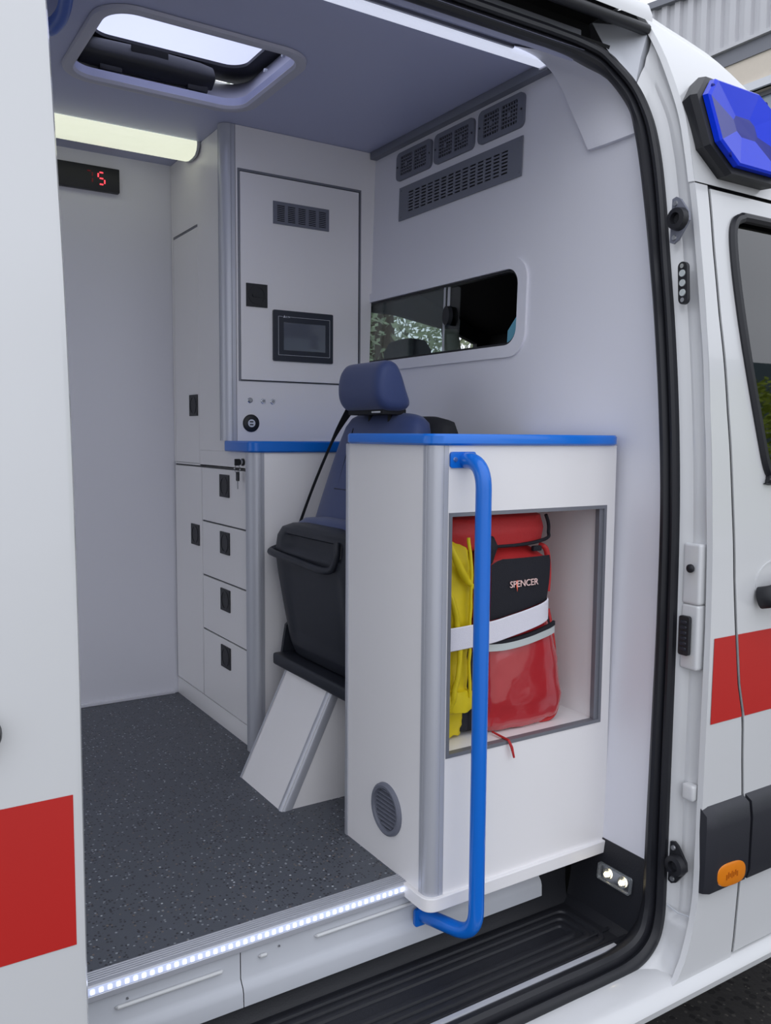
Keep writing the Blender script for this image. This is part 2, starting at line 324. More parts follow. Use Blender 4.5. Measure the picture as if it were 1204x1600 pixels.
for i, (o, n_) in enumerate(zip(O3, I3)):
    d = n_ - o; t = (O3[min(i + 1, len(O3) - 1)] - O3[max(i - 1, 0)]).normalized(); nn = d.cross(t).normalized()
    if nn.y > 0: nn = -nn
    prof = [(-.02, -.012), (0, .0), (.1, .009), (.25, .012), (.38, .010), (.45, .003), (.52, .009), (.65, .017), (.82, .016), (.95, .008), (1.0, 0), (1.0, -.03)]
    rows.append([o + d * s + nn * hh for s, hh in prof])
MB().grid(rows).build('door_seal', 'rubber', body)
# jamb
E3 = cat([(x, ys(z, -.07), z) for x, z in E_], 5); rows = []
for o, e in zip(O3[:len(E3)], E3):
    mid = o.lerp(e, .5); n_ = Vector((.3, .1, 0)) if o.z > -.1 else Vector((0, .1, -.1))
    rows.append([o + Vector((0, .03, 0)), o] + [o.lerp(e, t) + n_ * k for t, k in ((.2, .02), (.35, .045), (.5, .035), (.62, .05), (.8, .045), (.93, .01), (1, 0))])
MB().grid(rows).build('door_jamb', 'paint', body, 50)
for a, b_, zz in ((.665, .71, 1.157), (.56, .60, 1.165)): pass
# raised pads pressed into the jamb
for z0, z1 in ((.60, .73), (.46, .60)):
    MB().box(1.5005, 1.53, 1.138, 1.182, z0, z1, .007, 4).build('jamb_pad', 'paint', body)
MB().box(1.503, 1.525, 1.135, 1.165, .075 + .10, .10 + .11, .006, 3).build('jamb_pad', 'paint', body)
MB().tube([(1.498, 1.186, -.075), (1.503, 1.16, -.083), (1.507, 1.132, -.08)], .0022, 6).build('weld_seam', 'paint_grey', body)
# outer pillar skin between the jamb and the front door seam
SX = [(-.256, 1.63), (-.187, 1.646), (.0, 1.66), (.167, 1.655), (.25, 1.648), (.344, 1.643), (.42, 1.622), (.519, 1.608), (.65, 1.592), (.796, 1.582), (1.0, 1.570), (1.197, 1.564), (1.35, 1.568), (1.484, 1.578)]
def xs(z): return interp(z, [p[0] for p in SX], [p[1] for p in SX])
def skin(xa, xb, z0, z1, off, nz=40, nx=8, edge=True):
    rows = []
    for i in range(nz + 1):
        z = lerp(z0, z1, i / nz); a = xa(z) if callable(xa) else xa; b = xb(z) if callable(xb) else xb
        r = [(lerp(a, b, j / nx), ys(z, off), z) for j in range(nx + 1)]
        if edge: r = [(r[0][0] - .003 if xa is xE else r[0][0] + .001, r[0][1] + .012, z)] + r + [(r[-1][0] - .001, r[-1][1] + .012, z)]
        rows.append(r)
    return MB().grid(rows)
skin(xE, lambda z: xs(z) - .0042, -.232, 1.484, -.07, 50).build('pillar_skin', 'paint', body)
skin(lambda z: xs(z) - .012, lambda z: xs(z) + .012, -.2, 1.484, -.066, 50, 2, edge=False).build('dark_gap_strip', 'rubber', body)  # dark strip added behind the door seam so the gap reads as shade
MB().box(1.55, 2.6, 1.232, 1.236, 1.47, 1.495).build('dark_gap_strip', 'rubber', body)
skin(lambda z: xE(z) + .012, lambda z: xs(z) - .005, .346, .531, -.0712, 12, edge=False).build('red_stripe', 'red', body)
mld = MB(); rows = []
for x in [lerp(1.516, 1.655, k / 8) for k in range(9)]:
    e = .004 if x < 1.52 else 0
    rows.append([(x, 1.124, -.027 + e), (x, 1.106 + e, -.024 + e), (x, 1.099 + 2 * e, .0), (x, 1.098 + 2 * e, .12), (x, 1.103 + e, .155 - e), (x, 1.124, .168 - e)])
mld.grid(rows, capends=True).build('rub_strip', 'rub', body, 60)
mk = MB().plate([(u, v) for u, v in circ(1.609, .008, .052, 32, .029)], [], lambda u, v, w: (u, 1.101 - w - .006 * max(0, 1 - ((u - 1.609) / .052) ** 2 - ((v - .008) / .029) ** 2), v), .004)
mkr = []
for k, (s, d) in enumerate(((1, 0), (.96, .006), (.8, .009), (.4, .0105), (.02, .011))):
    mkr.append([(1.597 + .05 * s * math.copysign(abs(math.cos(a)) ** .75, math.cos(a)), 1.1005 - d * .45, .009 + .0275 * s * math.copysign(abs(math.sin(a)) ** .75, math.sin(a)) - (1.609 + .05 * s * math.cos(a) - 1.609) * .1) for a in [2 * math.pi * q / 36 for q in range(36)]])
mlab = thing('side_marker_lamp', 'oval amber marker lamp on the black rub strip', 'lamp', (1.609, 1.1, .009))
MB().grid(mkr, close=True, capends=True).build('lens', 'amber', mlab)
rel = MB()
for k in range(7): rel.box(1.575 + k * .006, 1.5785 + k * .006, 1.0948, 1.0962, .001 + (k % 3) * .002, .013 + (k % 2) * .004)
rel.build('lens_relief', mat('amber_relief', (178, 92, 8), .4, var=.03), mlab)
# sill lip along the bottom
rows = []
for x in (-.4, .2, .8, 1.2, 1.5, 1.8, 2.6):
    rows.append([(x, 1.19, -.20), (x, 1.135, -.2), (x, 1.122, -.207), (x, 1.108, -.214), (x, 1.100, -.226), (x, 1.102, -.24), (x, 1.115, -.252), (x, 1.135, -.258), (x, 1.17, -.262), (x, 1.3, -.262)])
MB().grid(rows[:]).build('sill_lip', 'paint', body)
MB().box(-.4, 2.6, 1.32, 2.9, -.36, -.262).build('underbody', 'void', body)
# roof over the cab and cargo space
ZT = [(1.58, 1.932), (1.65, 1.90), (1.705, 1.88), (1.765, 1.855), (1.81, 1.823), (1.846, 1.79), (1.908, 1.72), (2.0, 1.62), (2.2, 1.50), (2.6, 1.487)]
cols = []
for k in range(31):
    s = (k / 30) ** 1.3; xn = lerp(1.58, 2.6, s); zt = interp(xn, [p[0] for p in ZT], [p[1] for p in ZT]); c = []
    for q in range(16):
        z = lerp(1.487, zt, q / 15); c.append((lerp(xE(z), 2.6, s), ys(z, -.07), z))
    yt = ys(zt, -.07); xx = c[-1][0]
    c += [(xx, yt + .02, zt + .008), (xx, yt + .06, zt + .018), (xx, yt + .3, zt + .04), (xx, 2.5, zt + .05), (xx, 3.06, zt + .02)]
    if k == 0: cols.append([(p[0] - .006, p[1] + .012, p[2]) for p in c])
    cols.append(c)
MB().grid(cols).build('cab_roof', 'paint', body)
rp = MB()
rows = []
for x in (-1.7, .5):
    pass
rp.plate([(-1.7, 1.42), (1.584, 1.42), (1.584, 3.06), (-1.7, 3.06)], [rr(hx0 - .05, hx1 + .11, hy0 - .05, hy1 + .18, .07)], lambda u, v, w: (u, v, 1.95 + w), .02)
rows = [[(x, 1.389, 1.885), (x, 1.389, 1.90), (x, 1.40, 1.925), (x, 1.42, 1.945), (x, 1.45, 1.957), (x, 1.7, 1.972), (x, 1.72, 1.96)] for x in (-1.7, 0, 1, 1.586)]
rp.grid(rows)
rp.build('roof_skin', 'paint', body)
# track channel over the door
ch = MB(); rows = [[(x, 1.445, 1.80), (x, 1.432, 1.829), (x, 1.455, 1.835), (x, 1.49, 1.85), (x, 1.50, 1.90), (x, 1.395, 1.905)] for x in (-.3, 1.0, 1.35, 1.46, 1.50)]
ch.grid(rows).build('track_channel', 'void', body)
MB().grid([[(1.545, 1.385, 1.738), (1.585, 1.40, 1.80), (1.605, 1.40, 1.868)], [(1.532, 1.382, 1.74), (1.553, 1.39, 1.80), (1.580, 1.395, 1.868)], [(1.50, 1.402, 1.778), (1.525, 1.43, 1.83), (1.56, 1.44, 1.89)], [(1.48, 1.412, 1.80), (1.495, 1.45, 1.84), (1.50, 1.49, 1.90)]]).build('channel_end', 'paint_grey', body)
MB().tube([(-.3, 1.398, 1.868), (1.3, 1.398, 1.868), (1.578, 1.396, 1.868)], .012, 10).build('track_rail_cover', 'black', body)
MB().box(-.3, 1.44, 1.462, 1.478, 1.845, 1.86, .003).build('guide_rail', 'alu_dark', body)
# bracket fittings on the jamb
for nm, zc, lab, dark in (('door_guide', 1.405, 'upper grey two-screw guide bracket on the white door jamb', 'trimgrey'), ('door_guide', .027, 'lower black two-screw guide bracket on the white door jamb', 'black')):
    y0 = 1.229 if zc > 1 else 1.171; t = thing(nm, lab, 'bracket', (1.5, y0, zc))
    sc = 1.0
    outl = [(y0 + .012, zc + .045), (y0 + .002, zc + .048), (y0 - .008, zc + .042), (y0 - .03, zc + .012), (y0 - .032, zc - .006), (y0 - .006, zc - .042), (y0 + .006, zc - .048), (y0 + .015, zc - .044)]
    if nm == 'door_guide' and zc < 1: pass
    MB().plate(outl, [], lambda u, v, w: (1.503 - w, u, v), .006).build('plate', dark, t)
    rows = [[(1.497 - d, y0 - .008 + r * math.cos(a), zc + r * math.sin(a)) for a in [2 * math.pi * k / 20 for k in range(20)]] for r, d in ((.024, 0), (.022, .014), (.012, .016), (.010, .006), (.001, .005))]
    MB().grid(rows, close=True, capends=True).build('socket', 'black', t)
    for dz in (.034, -.036): MB().cyl((1.499, y0 + .003, zc + dz), (1.494, y0 + .003, zc + dz), .0065, 14, .005).build('screw', 'steel', t)
t = thing('jamb_lamp', 'narrow black lamp with three round lenses below the upper bracket', 'lamp', (1.5, 1.204, 1.272))
MB().plate(rr(1.193, 1.216, 1.228, 1.316, .0115), [], lambda u, v, w: (1.503 - w, u + (v - 1.27) * .06, v), .009).build('housing', 'black', t)
for z in (1.292, 1.272, 1.252): MB().cyl((1.496, 1.2045 + (z - 1.27) * .06, z), (1.492, 1.2045 + (z - 1.27) * .06, z), .0078, 18, .007).build('lens', 'reflect', t)
for z in (1.307, 1.237): MB().cyl((1.496, 1.2045 + (z - 1.27) * .06, z), (1.492, 1.2045 + (z - 1.27) * .06, z), .0048, 12).build('screw', 'chrome', t)
t = thing('blanking_plug', 'small round black rubber plug in the white door jamb', 'plug', (1.494, 1.157, .678))
MB().grid([[(1.496 - d, 1.157 + r * math.cos(a), .678 + r * math.sin(a)) for a in [2 * math.pi * k / 20 for k in range(20)]] for r, d in ((.009, 0), (.009, .004), (.007, .006), (.002, .007))], close=True, capends=True).build('plug', 'rubber', t)
t = thing('switch_block', 'black ribbed rectangular lamp block beside the red stripe on the jamb', 'lamp', (1.494, 1.163, .535))
MB().plate(rr(1.151, 1.177, .492, .576, .005), [], lambda u, v, w: (1.497 - w, u, v), .008).build('housing', 'black', t)
for k in range(6): MB().box(1.4865, 1.4895, 1.156, 1.172, .502 + k * .0115, .509 + k * .0115, .0012, 1).build('lens', 'shell', t)
# blue flasher
t = thing('blue_flasher', 'blue faceted warning light in a black housing on the white van', 'beacon', (1.60, 1.2, 1.57))
def octo(x0, x1, z0, z1, c): return [(x0 + c, z0), (x1 - c, z0), (x1, z0 + c), (x1, z1 - c), (x1 - c, z1), (x0 + c, z1), (x0, z1 - c), (x0, z0 + c)]
def fl(u, v, w): return (u, ys(v, -.065) - w, v)
def ring(x0, x1, z0, z1, c, off, flat=.45):
    # the housing's own front plane is steeper than the body
    return [(u, lerp(ys(v, -.065), 1.19 + (v - 1.6) * .28, flat) - off, v) for u, v in octo(x0, x1, z0, z1, c)]
MB().grid([ring(1.560, 1.82, 1.506, 1.722, .055, -.03, .35), ring(1.550, 1.82, 1.503, 1.730, .055, .008, .35), ring(1.553, 1.817, 1.506, 1.727, .054, .020, .4), ring(1.562, 1.808, 1.518, 1.716, .05, .023, .4)], close=True, capends=True).build('housing', 'black', t, 25)
Lr = [ring(1.562, 1.806, 1.518, 1.716, .046, .022), ring(1.563, 1.805, 1.519, 1.715, .046, .034), ring(1.568, 1.80, 1.524, 1.710, .044, .038)]
MB().grid(Lr, close=True).build('lens', 'lens', t, 20)
fx0, fx1, fz0, fz1 = 1.568, 1.80, 1.524, 1.710; gx0, gx1, gz0, gz1 = 1.650, 1.722, 1.595, 1.645
oc = ring(fx0, fx1, fz0, fz1, .044, .038); ic = ring(gx0, gx1, gz0, gz1, .012, .022)
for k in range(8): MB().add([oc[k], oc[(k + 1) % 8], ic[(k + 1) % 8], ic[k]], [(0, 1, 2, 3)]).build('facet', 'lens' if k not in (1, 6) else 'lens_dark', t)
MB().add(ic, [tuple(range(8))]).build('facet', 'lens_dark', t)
for u, v in ((1.592, 1.693), (1.592, 1.541), (1.775, 1.693), (1.775, 1.541)):
    y = lerp(ys(v, -.065), 1.19 + (v - 1.6) * .28, .45) - .033
    MB().cyl((u, y, v), (u, y - .003, v), .007, 12, .005).build('screw', 'lens_dark', t)

# front door
fd = thing('front_door', 'white front cab door with tinted window and red stripe', 'door', (1.65, 1.12, -.2))
def xw(z): return interp(z, [.86, .875, .917, 1.0, 1.134, 1.27, 1.373, 1.43], [1.72, 1.706, 1.682, 1.662, 1.636, 1.628, 1.630, 1.66])
skin(lambda z: xs(z) + .0042, xw, .862, 1.428, -.07, 24, 4).build('door_panel', 'paint', fd)
skin(lambda z: xs(z) + .0042, 2.6, 1.428, 1.478, -.07, 6, 8).build('door_panel', 'paint', fd)
skin(lambda z: xs(z) + .0042, 2.6, -.198, .862, -.07, 40, 10).build('door_panel', 'paint', fd)
skin(lambda z: xs(z) + .005, 2.6, .346, .531, -.0712, 12, edge=False).build('red_stripe', 'red', fd)
rows = [[(x, 1.124, -.027), (x, 1.106, -.024), (x, 1.099, .0), (x, 1.098, .12), (x, 1.103, .155), (x, 1.124, .168)] for x in (1.664, 1.8, 2.6)]
MB().grid(rows, capends=True).build('rub_strip', 'rub', fd, 60)
gp = cat([(2.43, ys(1.1, -.072), 1.1), (2.425, ys(.90, -.072), .90), (2.40, ys(.865, -.072), .865), (2.3, ys(.86, -.072), .86), (1.74, ys(.86, -.072), .86), (1.712, ys(.868, -.072), .868), (1.69, ys(.90, -.072), .90), (1.664, ys(1.0, -.072), 1.0), (1.638, ys(1.134, -.072), 1.134), (1.629, ys(1.27, -.072), 1.27), (1.631, ys(1.36, -.072), 1.36), (1.642, ys(1.405, -.072), 1.405), (1.67, ys(1.425, -.072), 1.425), (1.75, ys(1.43, -.072), 1.43), (2.3, ys(1.43, -.072), 1.43), (2.40, ys(1.42, -.072), 1.42), (2.425, ys(1.38, -.072), 1.38), (2.43, ys(1.1, -.072), 1.1)], 5)
MB().tube(gp, .011, 8, flat=.011).build('window_gasket', 'rubber', fd)
skin(2.425, 2.6, .862, 1.428, -.07, 24, 4).build('door_panel', 'paint', fd)
skin(lambda z: xw(z) - .004, 2.44, .855, 1.435, -.060, 12, 4, edge=False).build('window_pane', 'doorglass', fd)
MB().tube(cat([(1.672, 1.112, .606), (1.675, 1.09, .612), (1.70, 1.078, .618), (1.76, 1.074, .622), (1.82, 1.078, .62)], 5), .024, 14, flat=.013).build('door_handle', 'black', fd)
MB().plate(circ(1.73, .635, .065, 32, .05), [circ(1.73, .635, .062, 32, .047)], lambda u, v, w: (u, ys(v, -.069) - w, v), .003).build('handle_recess', 'paint', fd)

# sliding door, slid back on the left
sd = thing('sliding_door', 'white sliding door with red stripe, slid open at the left edge', 'door', (0, 1.0, -.25))
def sy(z): return ys(z, -.07) - .12
rows = []
for i in range(60):
    z = lerp(-.25, 1.90, i / 59); y = sy(z)
    rows.append([(-1.1, y + .05, z), (-1.1, y, z)] + [(lerp(-1.1, .215, k / 10), y, z) for k in range(1, 11)] + [(.2215, y + .003, z), (.2245, y + .010, z), (.2225, y + .018, z), (.20, y + .05, z)])
MB().grid(rows, close=True, capends=True).build('door_panel', 'paint', sd)
rows = [[(x, sy(z) - .0007, z) for x in (-1.1, -.6, -.2, .211)] for z in [lerp(.352, .534, k / 8) for k in range(9)]]
MB().grid(rows).build('red_stripe', 'red', sd)
MB().loft([((.10, y_, .625), (1, 0, 0), (0, 0, 1), a, b, 2.4) for y_, a, b in ((1.0, .034, .022), (.985, .036, .023), (.975, .033, .02), (.97, .02, .012))]).build('door_handle', 'black', sd)

# ------------------------------------------------------------------ sill, LED strip and step
st = MB()
st.box(-.4, 1.02, 1.4555, 1.4905, -.02, -.0005, 0)
for k in range(5): st.box(-.4, 1.02, 1.4585 + k * .0065, 1.4622 + k * .0065, -.002, .0022, .0008, 1)
st.add([(x, y, z) for x in (-.4, 1.02) for y, z in ((1.4555, .001), (1.450, .0), (1.4485, -.003), (1.452, -.003))], [(0, 1, 5, 4), (1, 2, 6, 5), (2, 3, 7, 6)])
st.box(-.4, .99, 1.446, 1.456, -.029, -.0175, .001, 1)
struct(st, 'trim_4', 'alu')
t = thing('led_strip', 'lit white LED strip along the edge of the cabin floor', 'light strip', (.6, 1.45, -.01))
MB().box(-.3, .978, 1.4475, 1.455, -.0175, -.0032, .0012, 1).build('diffuser', 'led_diff', t)
led0 = MB().box(-.0034, .0034, -.0012, .0009, -.0042, .0042, .0008, 1).build('led', 'led_on', t)
led0.location = (.970, 1.4466, -.0105)   # the mesh is stored relative to the strip's base
for k in range(1, 51):
    o = led0.copy(); COL.objects.link(o); o.parent = t; o.location = (.970 - k * .0149, 1.4466, -.0105)
sl = thing('sill_beam', 'white pressed steel sill beam under the LED strip', 'sill', (.6, 1.45, -.14))
rows = [[(x, 1.47, -.03), (x, 1.453, -.03), (x, 1.452, -.085), (x, 1.447, -.092), (x, 1.441, -.0985), (x, 1.438, -.108), (x, 1.437, -.134), (x, 1.46, -.137)] for x in (-.4, .6035)]
MB().grid(rows).build('panel', 'paint_grey', sl)
rows = [[(x + .0018, y, z) for x, y, z in r] for r in [[(x, 1.47, -.03), (x, 1.453, -.03), (x, 1.452, -.085), (x, 1.447, -.092), (x, 1.441, -.0985), (x, 1.438, -.108), (x, 1.437, -.134), (x, 1.46, -.137)] for x in (.6035, 1.36)]]
MB().grid(rows).build('panel', 'paint_grey', sl)
for x0, x1, z in ((.368, .569, -.056), (.763, 1.05, -.050), (.641, .660, -.0515)):
    MB().tube([(x0, 1.4515, z), (x0 + .004, 1.4495, z), (x1 - .004, 1.4495, z), (x1, 1.4515, z)], [.001, .004, .004, .001], 10).build('bead', 'paint', sl)
for x, z in ((.39, -.046), (.685, -.045)): MB().cyl((x, 1.4525, z), (x, 1.4505, z), .0022, 8).build('dimple', 'steel', sl)

sp_ = thing('entry_step', 'black ribbed plastic step well below the cabin floor', 'step', (.8, 1.35, -.18))
zf = -.176
rows = [[(x, 1.46, .0), (x, 1.455, -.13), (x, 1.45, zf + .012), (x, 1.442, zf), (x, 1.27, zf), (x, 1.262, zf + .008), (x, 1.255, zf + .010), (x, 1.25, zf)] for x in (-.4, .4, 1.0, 1.455)]
MB().grid(rows).build('tread', 'step', sp_)
MB().grid([[(1.44, y, zf) for y in (1.25, 1.35, 1.455)], [(1.462, y, zf + .012) for y in (1.25, 1.35, 1.455)], [(1.472, y, -.12) for y in (1.236, 1.35, 1.455)], [(1.484, y, -.03) for y in (1.236, 1.35, 1.455)], [(1.49, y, .004) for y in (1.236, 1.35, 1.455)], [(1.52, y, .004) for y in (1.236, 1.35, 1.455)]]).build('end_wall', 'step', sp_)
def ulo(inset, h_, r):
    y0, y1, x1 = 1.262 + inset, 1.445 - inset, 1.44 - inset * 1.1
    return fillet([(-.4, y0, h_), (x1, y0, h_), (x1, y1, h_), (-.4, y1, h_)], r, 6)
for ins, r in ((.022, .03), (.045, .025), (.068, .018)):
    MB().tube(ulo(ins, zf + .0, r), .006, 8, flat=.0085).build('rib', 'step', sp_)
MB().box(1.3, 1.462, 1.30, 1.31, zf, zf + .004, .001, 1).build('drain_bead', 'step', sp_)
MB().add([(x, y, z) for x in (-.4, 1.40) for y, z in ((1.252, -.170), (1.246, -.163), (1.236, -.163), (1.232, -.172))], [(0, 1, 5, 4), (1, 2, 6, 5), (2, 3, 7, 6)]).build('threshold_strip', 'alu', sp_)
t = thing('step_lamp', 'small lit twin-bulb lamp in the black end wall of the step', 'lamp', (1.476, 1.316, -.063))
def sl_(u, v, w): return (1.4765 + (v + .06) * .12 - w, u, v)
MB().plate(rr(1.266, 1.366, -.086, -.047, .006), [rr(1.270, 1.362, -.083, -.050, .004)], sl_, .006).build('bezel', 'clear', t)
MB().plate(rr(1.270, 1.362, -.083, -.050, .004), [], sl_, .001).build('reflector', 'chrome', t)
for y in (1.293, 1.338):
    MB().grid([[sl_(y + r * math.cos(a), -.0665 + r * math.sin(a), d) for a in [2 * math.pi * k / 16 for k in range(16)]] for r, d in ((.013, .001), (.0125, .004), (.006, .006), (.001, .0065))], close=True, capends=True).build('bulb_lens', 'clear', t)
    MB().grid([[sl_(y + r * math.cos(a), -.0665 + r * math.sin(a), d) for a in [2 * math.pi * k / 12 for k in range(12)]] for r, d in ((.006, .006), (.005, .0085), (.001, .0095))], close=True, capends=True).build('bulb', 'warm', t)

# ------------------------------------------------------------------ front cabinet with the open niche
fc = thing('front_cabinet', 'white cabinet with open niche and blue top beside the door', 'cabinet', (1.24, 1.54, 0))
x0, x1, y0, y1 = .985, 1.497, 1.372, 1.712
nx0, nx1, nz0, nz1 = 1.029, 1.464, .296, .791
MB().plate([(y0 + .026, .0), (y1, .0), (y1, .932), (y0 + .026, .932)], [circ(1.532, .131, .046, 28)], lambda u, v, w: (x0 + w, u, v), .016).build('side_panel', 'laminate', fc)
MB().plate(rect(x0 + .036, x1, -.002, .932), [rect(nx0, nx1, nz0, nz1)], lambda u, v, w: (u, y0 + w, v), .016).build('front_panel', 'laminate', fc)
MB().box(x1 - .014, x1, y0 + .016, y1, 0, .932).build('side_panel', 'laminate', fc)
MB().box(x0 + .016, x1 - .014, y1 - .014, y1, 0, .932).build('back_panel', 'laminate', fc)
MB().box(x0 - .003, x0 + .012, y1 - .008, y1 + .004, 0, .932, .002).build('edge_profile', 'alu', fc)
def post(px, py, z0, z1, r, sx, sy_, lx=.014, ly=.014):
    # rounded corner profile: quarter round plus two flat flanges, hollow look given by fine grooves
    P = [(px + sx * (r + lx), py + sy_ * .003)] + [(px + sx * (r + lx), py)] + [(px + sx * (r + .004), py), (px + sx * (r + .003), py + sy_ * .0015), (px + sx * (r + .002), py)]
    for k in range(9):
        a = math.radians(90 * k / 8); P.append((px + sx * (r - r * math.sin(a)), py + sy_ * (r - r * math.cos(a))))
    P += [(px, py + sy_ * (r + .002)), (px + sx * .0015, py + sy_ * (r + .003)), (px, py + sy_ * (r + .004)), (px, py + sy_ * (r + ly)), (px + sx * .003, py + sy_ * (r + ly))]
    return MB().grid([[(x, y, z) for x, y in P] for z in (z0, z1)])
post(x0 - .0015, y0 - .0015, 0, .932, .022, 1, 1).build('corner_post', 'alu', fc)
for (a, b, c, d, e, f) in ((nx0, nx1, y0 + .016, 1.69, nz0 - .012, nz0), (nx0, nx1, y0 + .016, 1.69, nz1, nz1 + .012), (nx0 - .012, nx0, y0 + .016, 1.69, nz0, nz1), (nx1, nx1 + .012, y0 + .016, 1.69, nz0, nz1), (nx0, nx1, 1.685, 1.697, nz0, nz1)):
    MB().box(a, b, c, d, e, f).build('niche_lining', 'laminate', fc)
MB().plate(rect(nx0 - .006, nx1 + .006, nz0 - .006, nz1 + .006), [rect(nx0 + .002, nx1 - .002, nz0 + .002, nz1 - .002)], lambda u, v, w: (u, y0 - .0015 + w, v), .0165).build('niche_edging', 'alu_dark', fc)
MB().box(nx1 - .014, nx1 - .002, y0 + .002, y0 + .014, nz0, nz1).build('niche_edging', 'alu_dark', fc)
# base lip
def around(off, z, r=.03):
    return fillet([(x0 - off, y1, z), (x0 - off, y0 - off, z), (x1 + .008, y0 - off, z)], r, 8)
lp = MB(); lr = [around(-.01, .0005, .02), around(.0085, .0005, .030), around(.0098, -.001, .032), around(.0098, -.027, .032), around(.0085, -.0285, .030), around(-.04, -.029, .01)]
lr[0] = [Vector((p.x, p.y, p.z)) for p in lr[0]]
# only the part that overhangs the floor edge drops below it
yy = 1.452
lr = [[Vector((p.x, min(p.y, yy), p.z)) for p in r] for r in lr]
lp.grid(lr).build('base_lip', 'laminate', fc, 25)
MB().box(x0 + .02, x1 + .01, y0 + .03, 1.452, -.031, -.002).build('base_panel', 'laminate', fc)
# blue top: a rim around a sunk tray
rimr = []
def loop(off, z, r): return [(u, v, z) for u, v in rr(x0 - off, x1 + off + .001, y0 - off, y1 + off, r, 8)]
MB().grid([loop(-.03, .932, .03), loop(.006, .932, .035), loop(.011, .936, .04), loop(.011, .951, .04), loop(.008, .955, .038), loop(-.008, .955, .03), loop(-.012, .951, .028), loop(-.014, .940, .025)], close=True, capends=True).build('top_rim', 'blue', fc)
MB().plate(rr(x0 + .014, x1 - .014, y0 + .014, y1 - .014, .024), [], lambda u, v, w: (u, v, .9405 + w), .001).build('tray_mat', 'laminate', fc)
# round air vent, its frame and slats
vr = [(.0585, .0), (.0575, .006), (.053, .009), (.047, .008), (.045, .003), (.045, -.012)]
v_ = MB().grid([[(x0 - d, 1.532 + r * math.cos(a), .131 + r * math.sin(a)) for a in [2 * math.pi * k / 40 for k in range(40)]] for r, d in vr], close=True).build('vent_ring', 'ventgrey', fc)
MB().cyl((x0 + .012, 1.532, .131), (x0 + .0125, 1.532, .131), .046, 28).build('vent_duct', 'void', v_)
for k in range(9):
    z = .131 + (k - 4) * .0098; hw = math.sqrt(max(.045 ** 2 - (z - .131) ** 2, 0))
    if hw > .01: MB().add([(x0 - .004 + dx, 1.532 + s * hw, z + dz) for s in (-1, 1) for dx, dz in ((0, 0), (.0, .002), (.010, .0055), (.010, .0035))], [(0, 1, 5, 4), (1, 2, 6, 5), (2, 3, 7, 6), (3, 0, 4, 7), (0, 1, 2, 3), (4, 5, 6, 7)]).build('slat', 'ventgrey', v_)

# blue grab rail
gr = thing('grab_rail', 'blue tubular grab rail in front of the white niche cabinet', 'handrail', (1.053, 1.3, -.07))
path = fillet([(1.060, 1.371, .902), (1.055, 1.303, .903), (1.053, 1.300, -.067), (1.020, 1.452, -.080)], .058, 10)
MB().tube(path, .016, 20).build('tube', 'blue_tube', gr)
pl = MB().plate(rr(1.022, 1.086, .887, .9195, .006), [], lambda u, v, w: (u, 1.3715 - w, v), .004).build('plate', 'blue_tube', gr)
MB().cyl((1.034, 1.368, .904), (1.034, 1.3655, .904), .0055, 14, .0045).build('screw', 'chrome', pl)
MB().plate(rr(.998, 1.048, -.100, -.062, .006), [], lambda u, v, w: (u, 1.445 - w, v), .007).build('plate', 'blue_tube', gr)

# ------------------------------------------------------------------ bags in the niche
yb_ = thing('yellow_bag', 'yellow fabric bag standing in the left of the niche', 'bag', (1.085, 1.5, .297))
sts = []
for z, a, b, dx in ((.297, .035, .06, 0), (.302, .045, .09, 0), (.36, .047, .10, 0), (.378, .046, .10, 0), (.385, .052, .105, .002), (.42, .053, .11, .002), (.50, .052, .11, 0), (.60, .052, .112, 0), (.68, .052, .11, .001), (.72, .05, .10, .003), (.745, .044, .08, .006), (.76, .03, .05, .008), (.765, .01, .02, .008)):
    sts.append(((1.083 + dx, 1.525, z), (1, 0, 0), (0, 1, 0), a, b, 3.4))
full = []
for i in range(len(sts) - 1):
    for k in range(4):
        t = k / 4; A_, B_ = sts[i], sts[i + 1]
        full.append((Vector(A_[0]).lerp(Vector(B_[0]), t), A_[1], A_[2], lerp(A_[3], B_[3], t), lerp(A_[4], B_[4], t), 3.4))
full.append(sts[-1])
MB().loft(full, 56).wobble(.009, 24, 2).build('bag_body', 'yellow', yb_, 60)
f1 = cat([(1.046, 1.413, .745), (1.062, 1.400, .70), (1.09, 1.403, .655), (1.118, 1.40, .63)], 6)
MB().tube(f1, [.003 + .006 * math.sin(math.pi * i / (len(f1) - 1)) for i in range(len(f1))], 8).wobble(.002, 30).build('fold', 'yellow', yb_, 60)
f1 = cat([(1.048, 1.41, .64), (1.062, 1.402, .60), (1.075, 1.402, .54), (1.078, 1.402, .48), (1.065, 1.402, .41), (1.055, 1.41, .37)], 6)
MB().tube(f1, .006, 8).wobble(.003, 30).build('fold', 'yellow', yb_, 60)
f1 = cat([(1.10, 1.405, .74), (1.105, 1.400, .66), (1.103, 1.40, .52), (1.108, 1.402, .40)], 6)
MB().tube(f1, .0035, 8).wobble(.002, 30).build('seam', 'yellow', yb_, 60)
MB().loft([((1.085 + dx, 1.418, z), (1, 0, 0), (0, 1, 0), a, .018, 2.6) for z, a, dx in ((.368, .03, 0), (.372, .044, 0), (.39, .046, 0), (.405, .04, .003), (.412, .02, .004))], 30).wobble(.004, 40).build('rolled_edge', 'yellow', yb_, 60)

rb = thing('red_backpack', 'red rescue backpack with black name panel and clear front pocket', 'backpack', (1.27, 1.55, .297))
def lf(zs_, n=48, sub=4, **k):
    sts = []
    for i in range(len(zs_) - 1):
        for q in range(sub):
            t = q / sub; sts.append([lerp(a, b, t) for a, b in zip(zs_[i], zs_[i + 1])])
    sts.append(zs_[-1]); return MB().loft([((cx, cy, z), (1, 0, 0), (0, 1, 0), a, b, e) for z, cx, cy, a, b, e in sts], n)
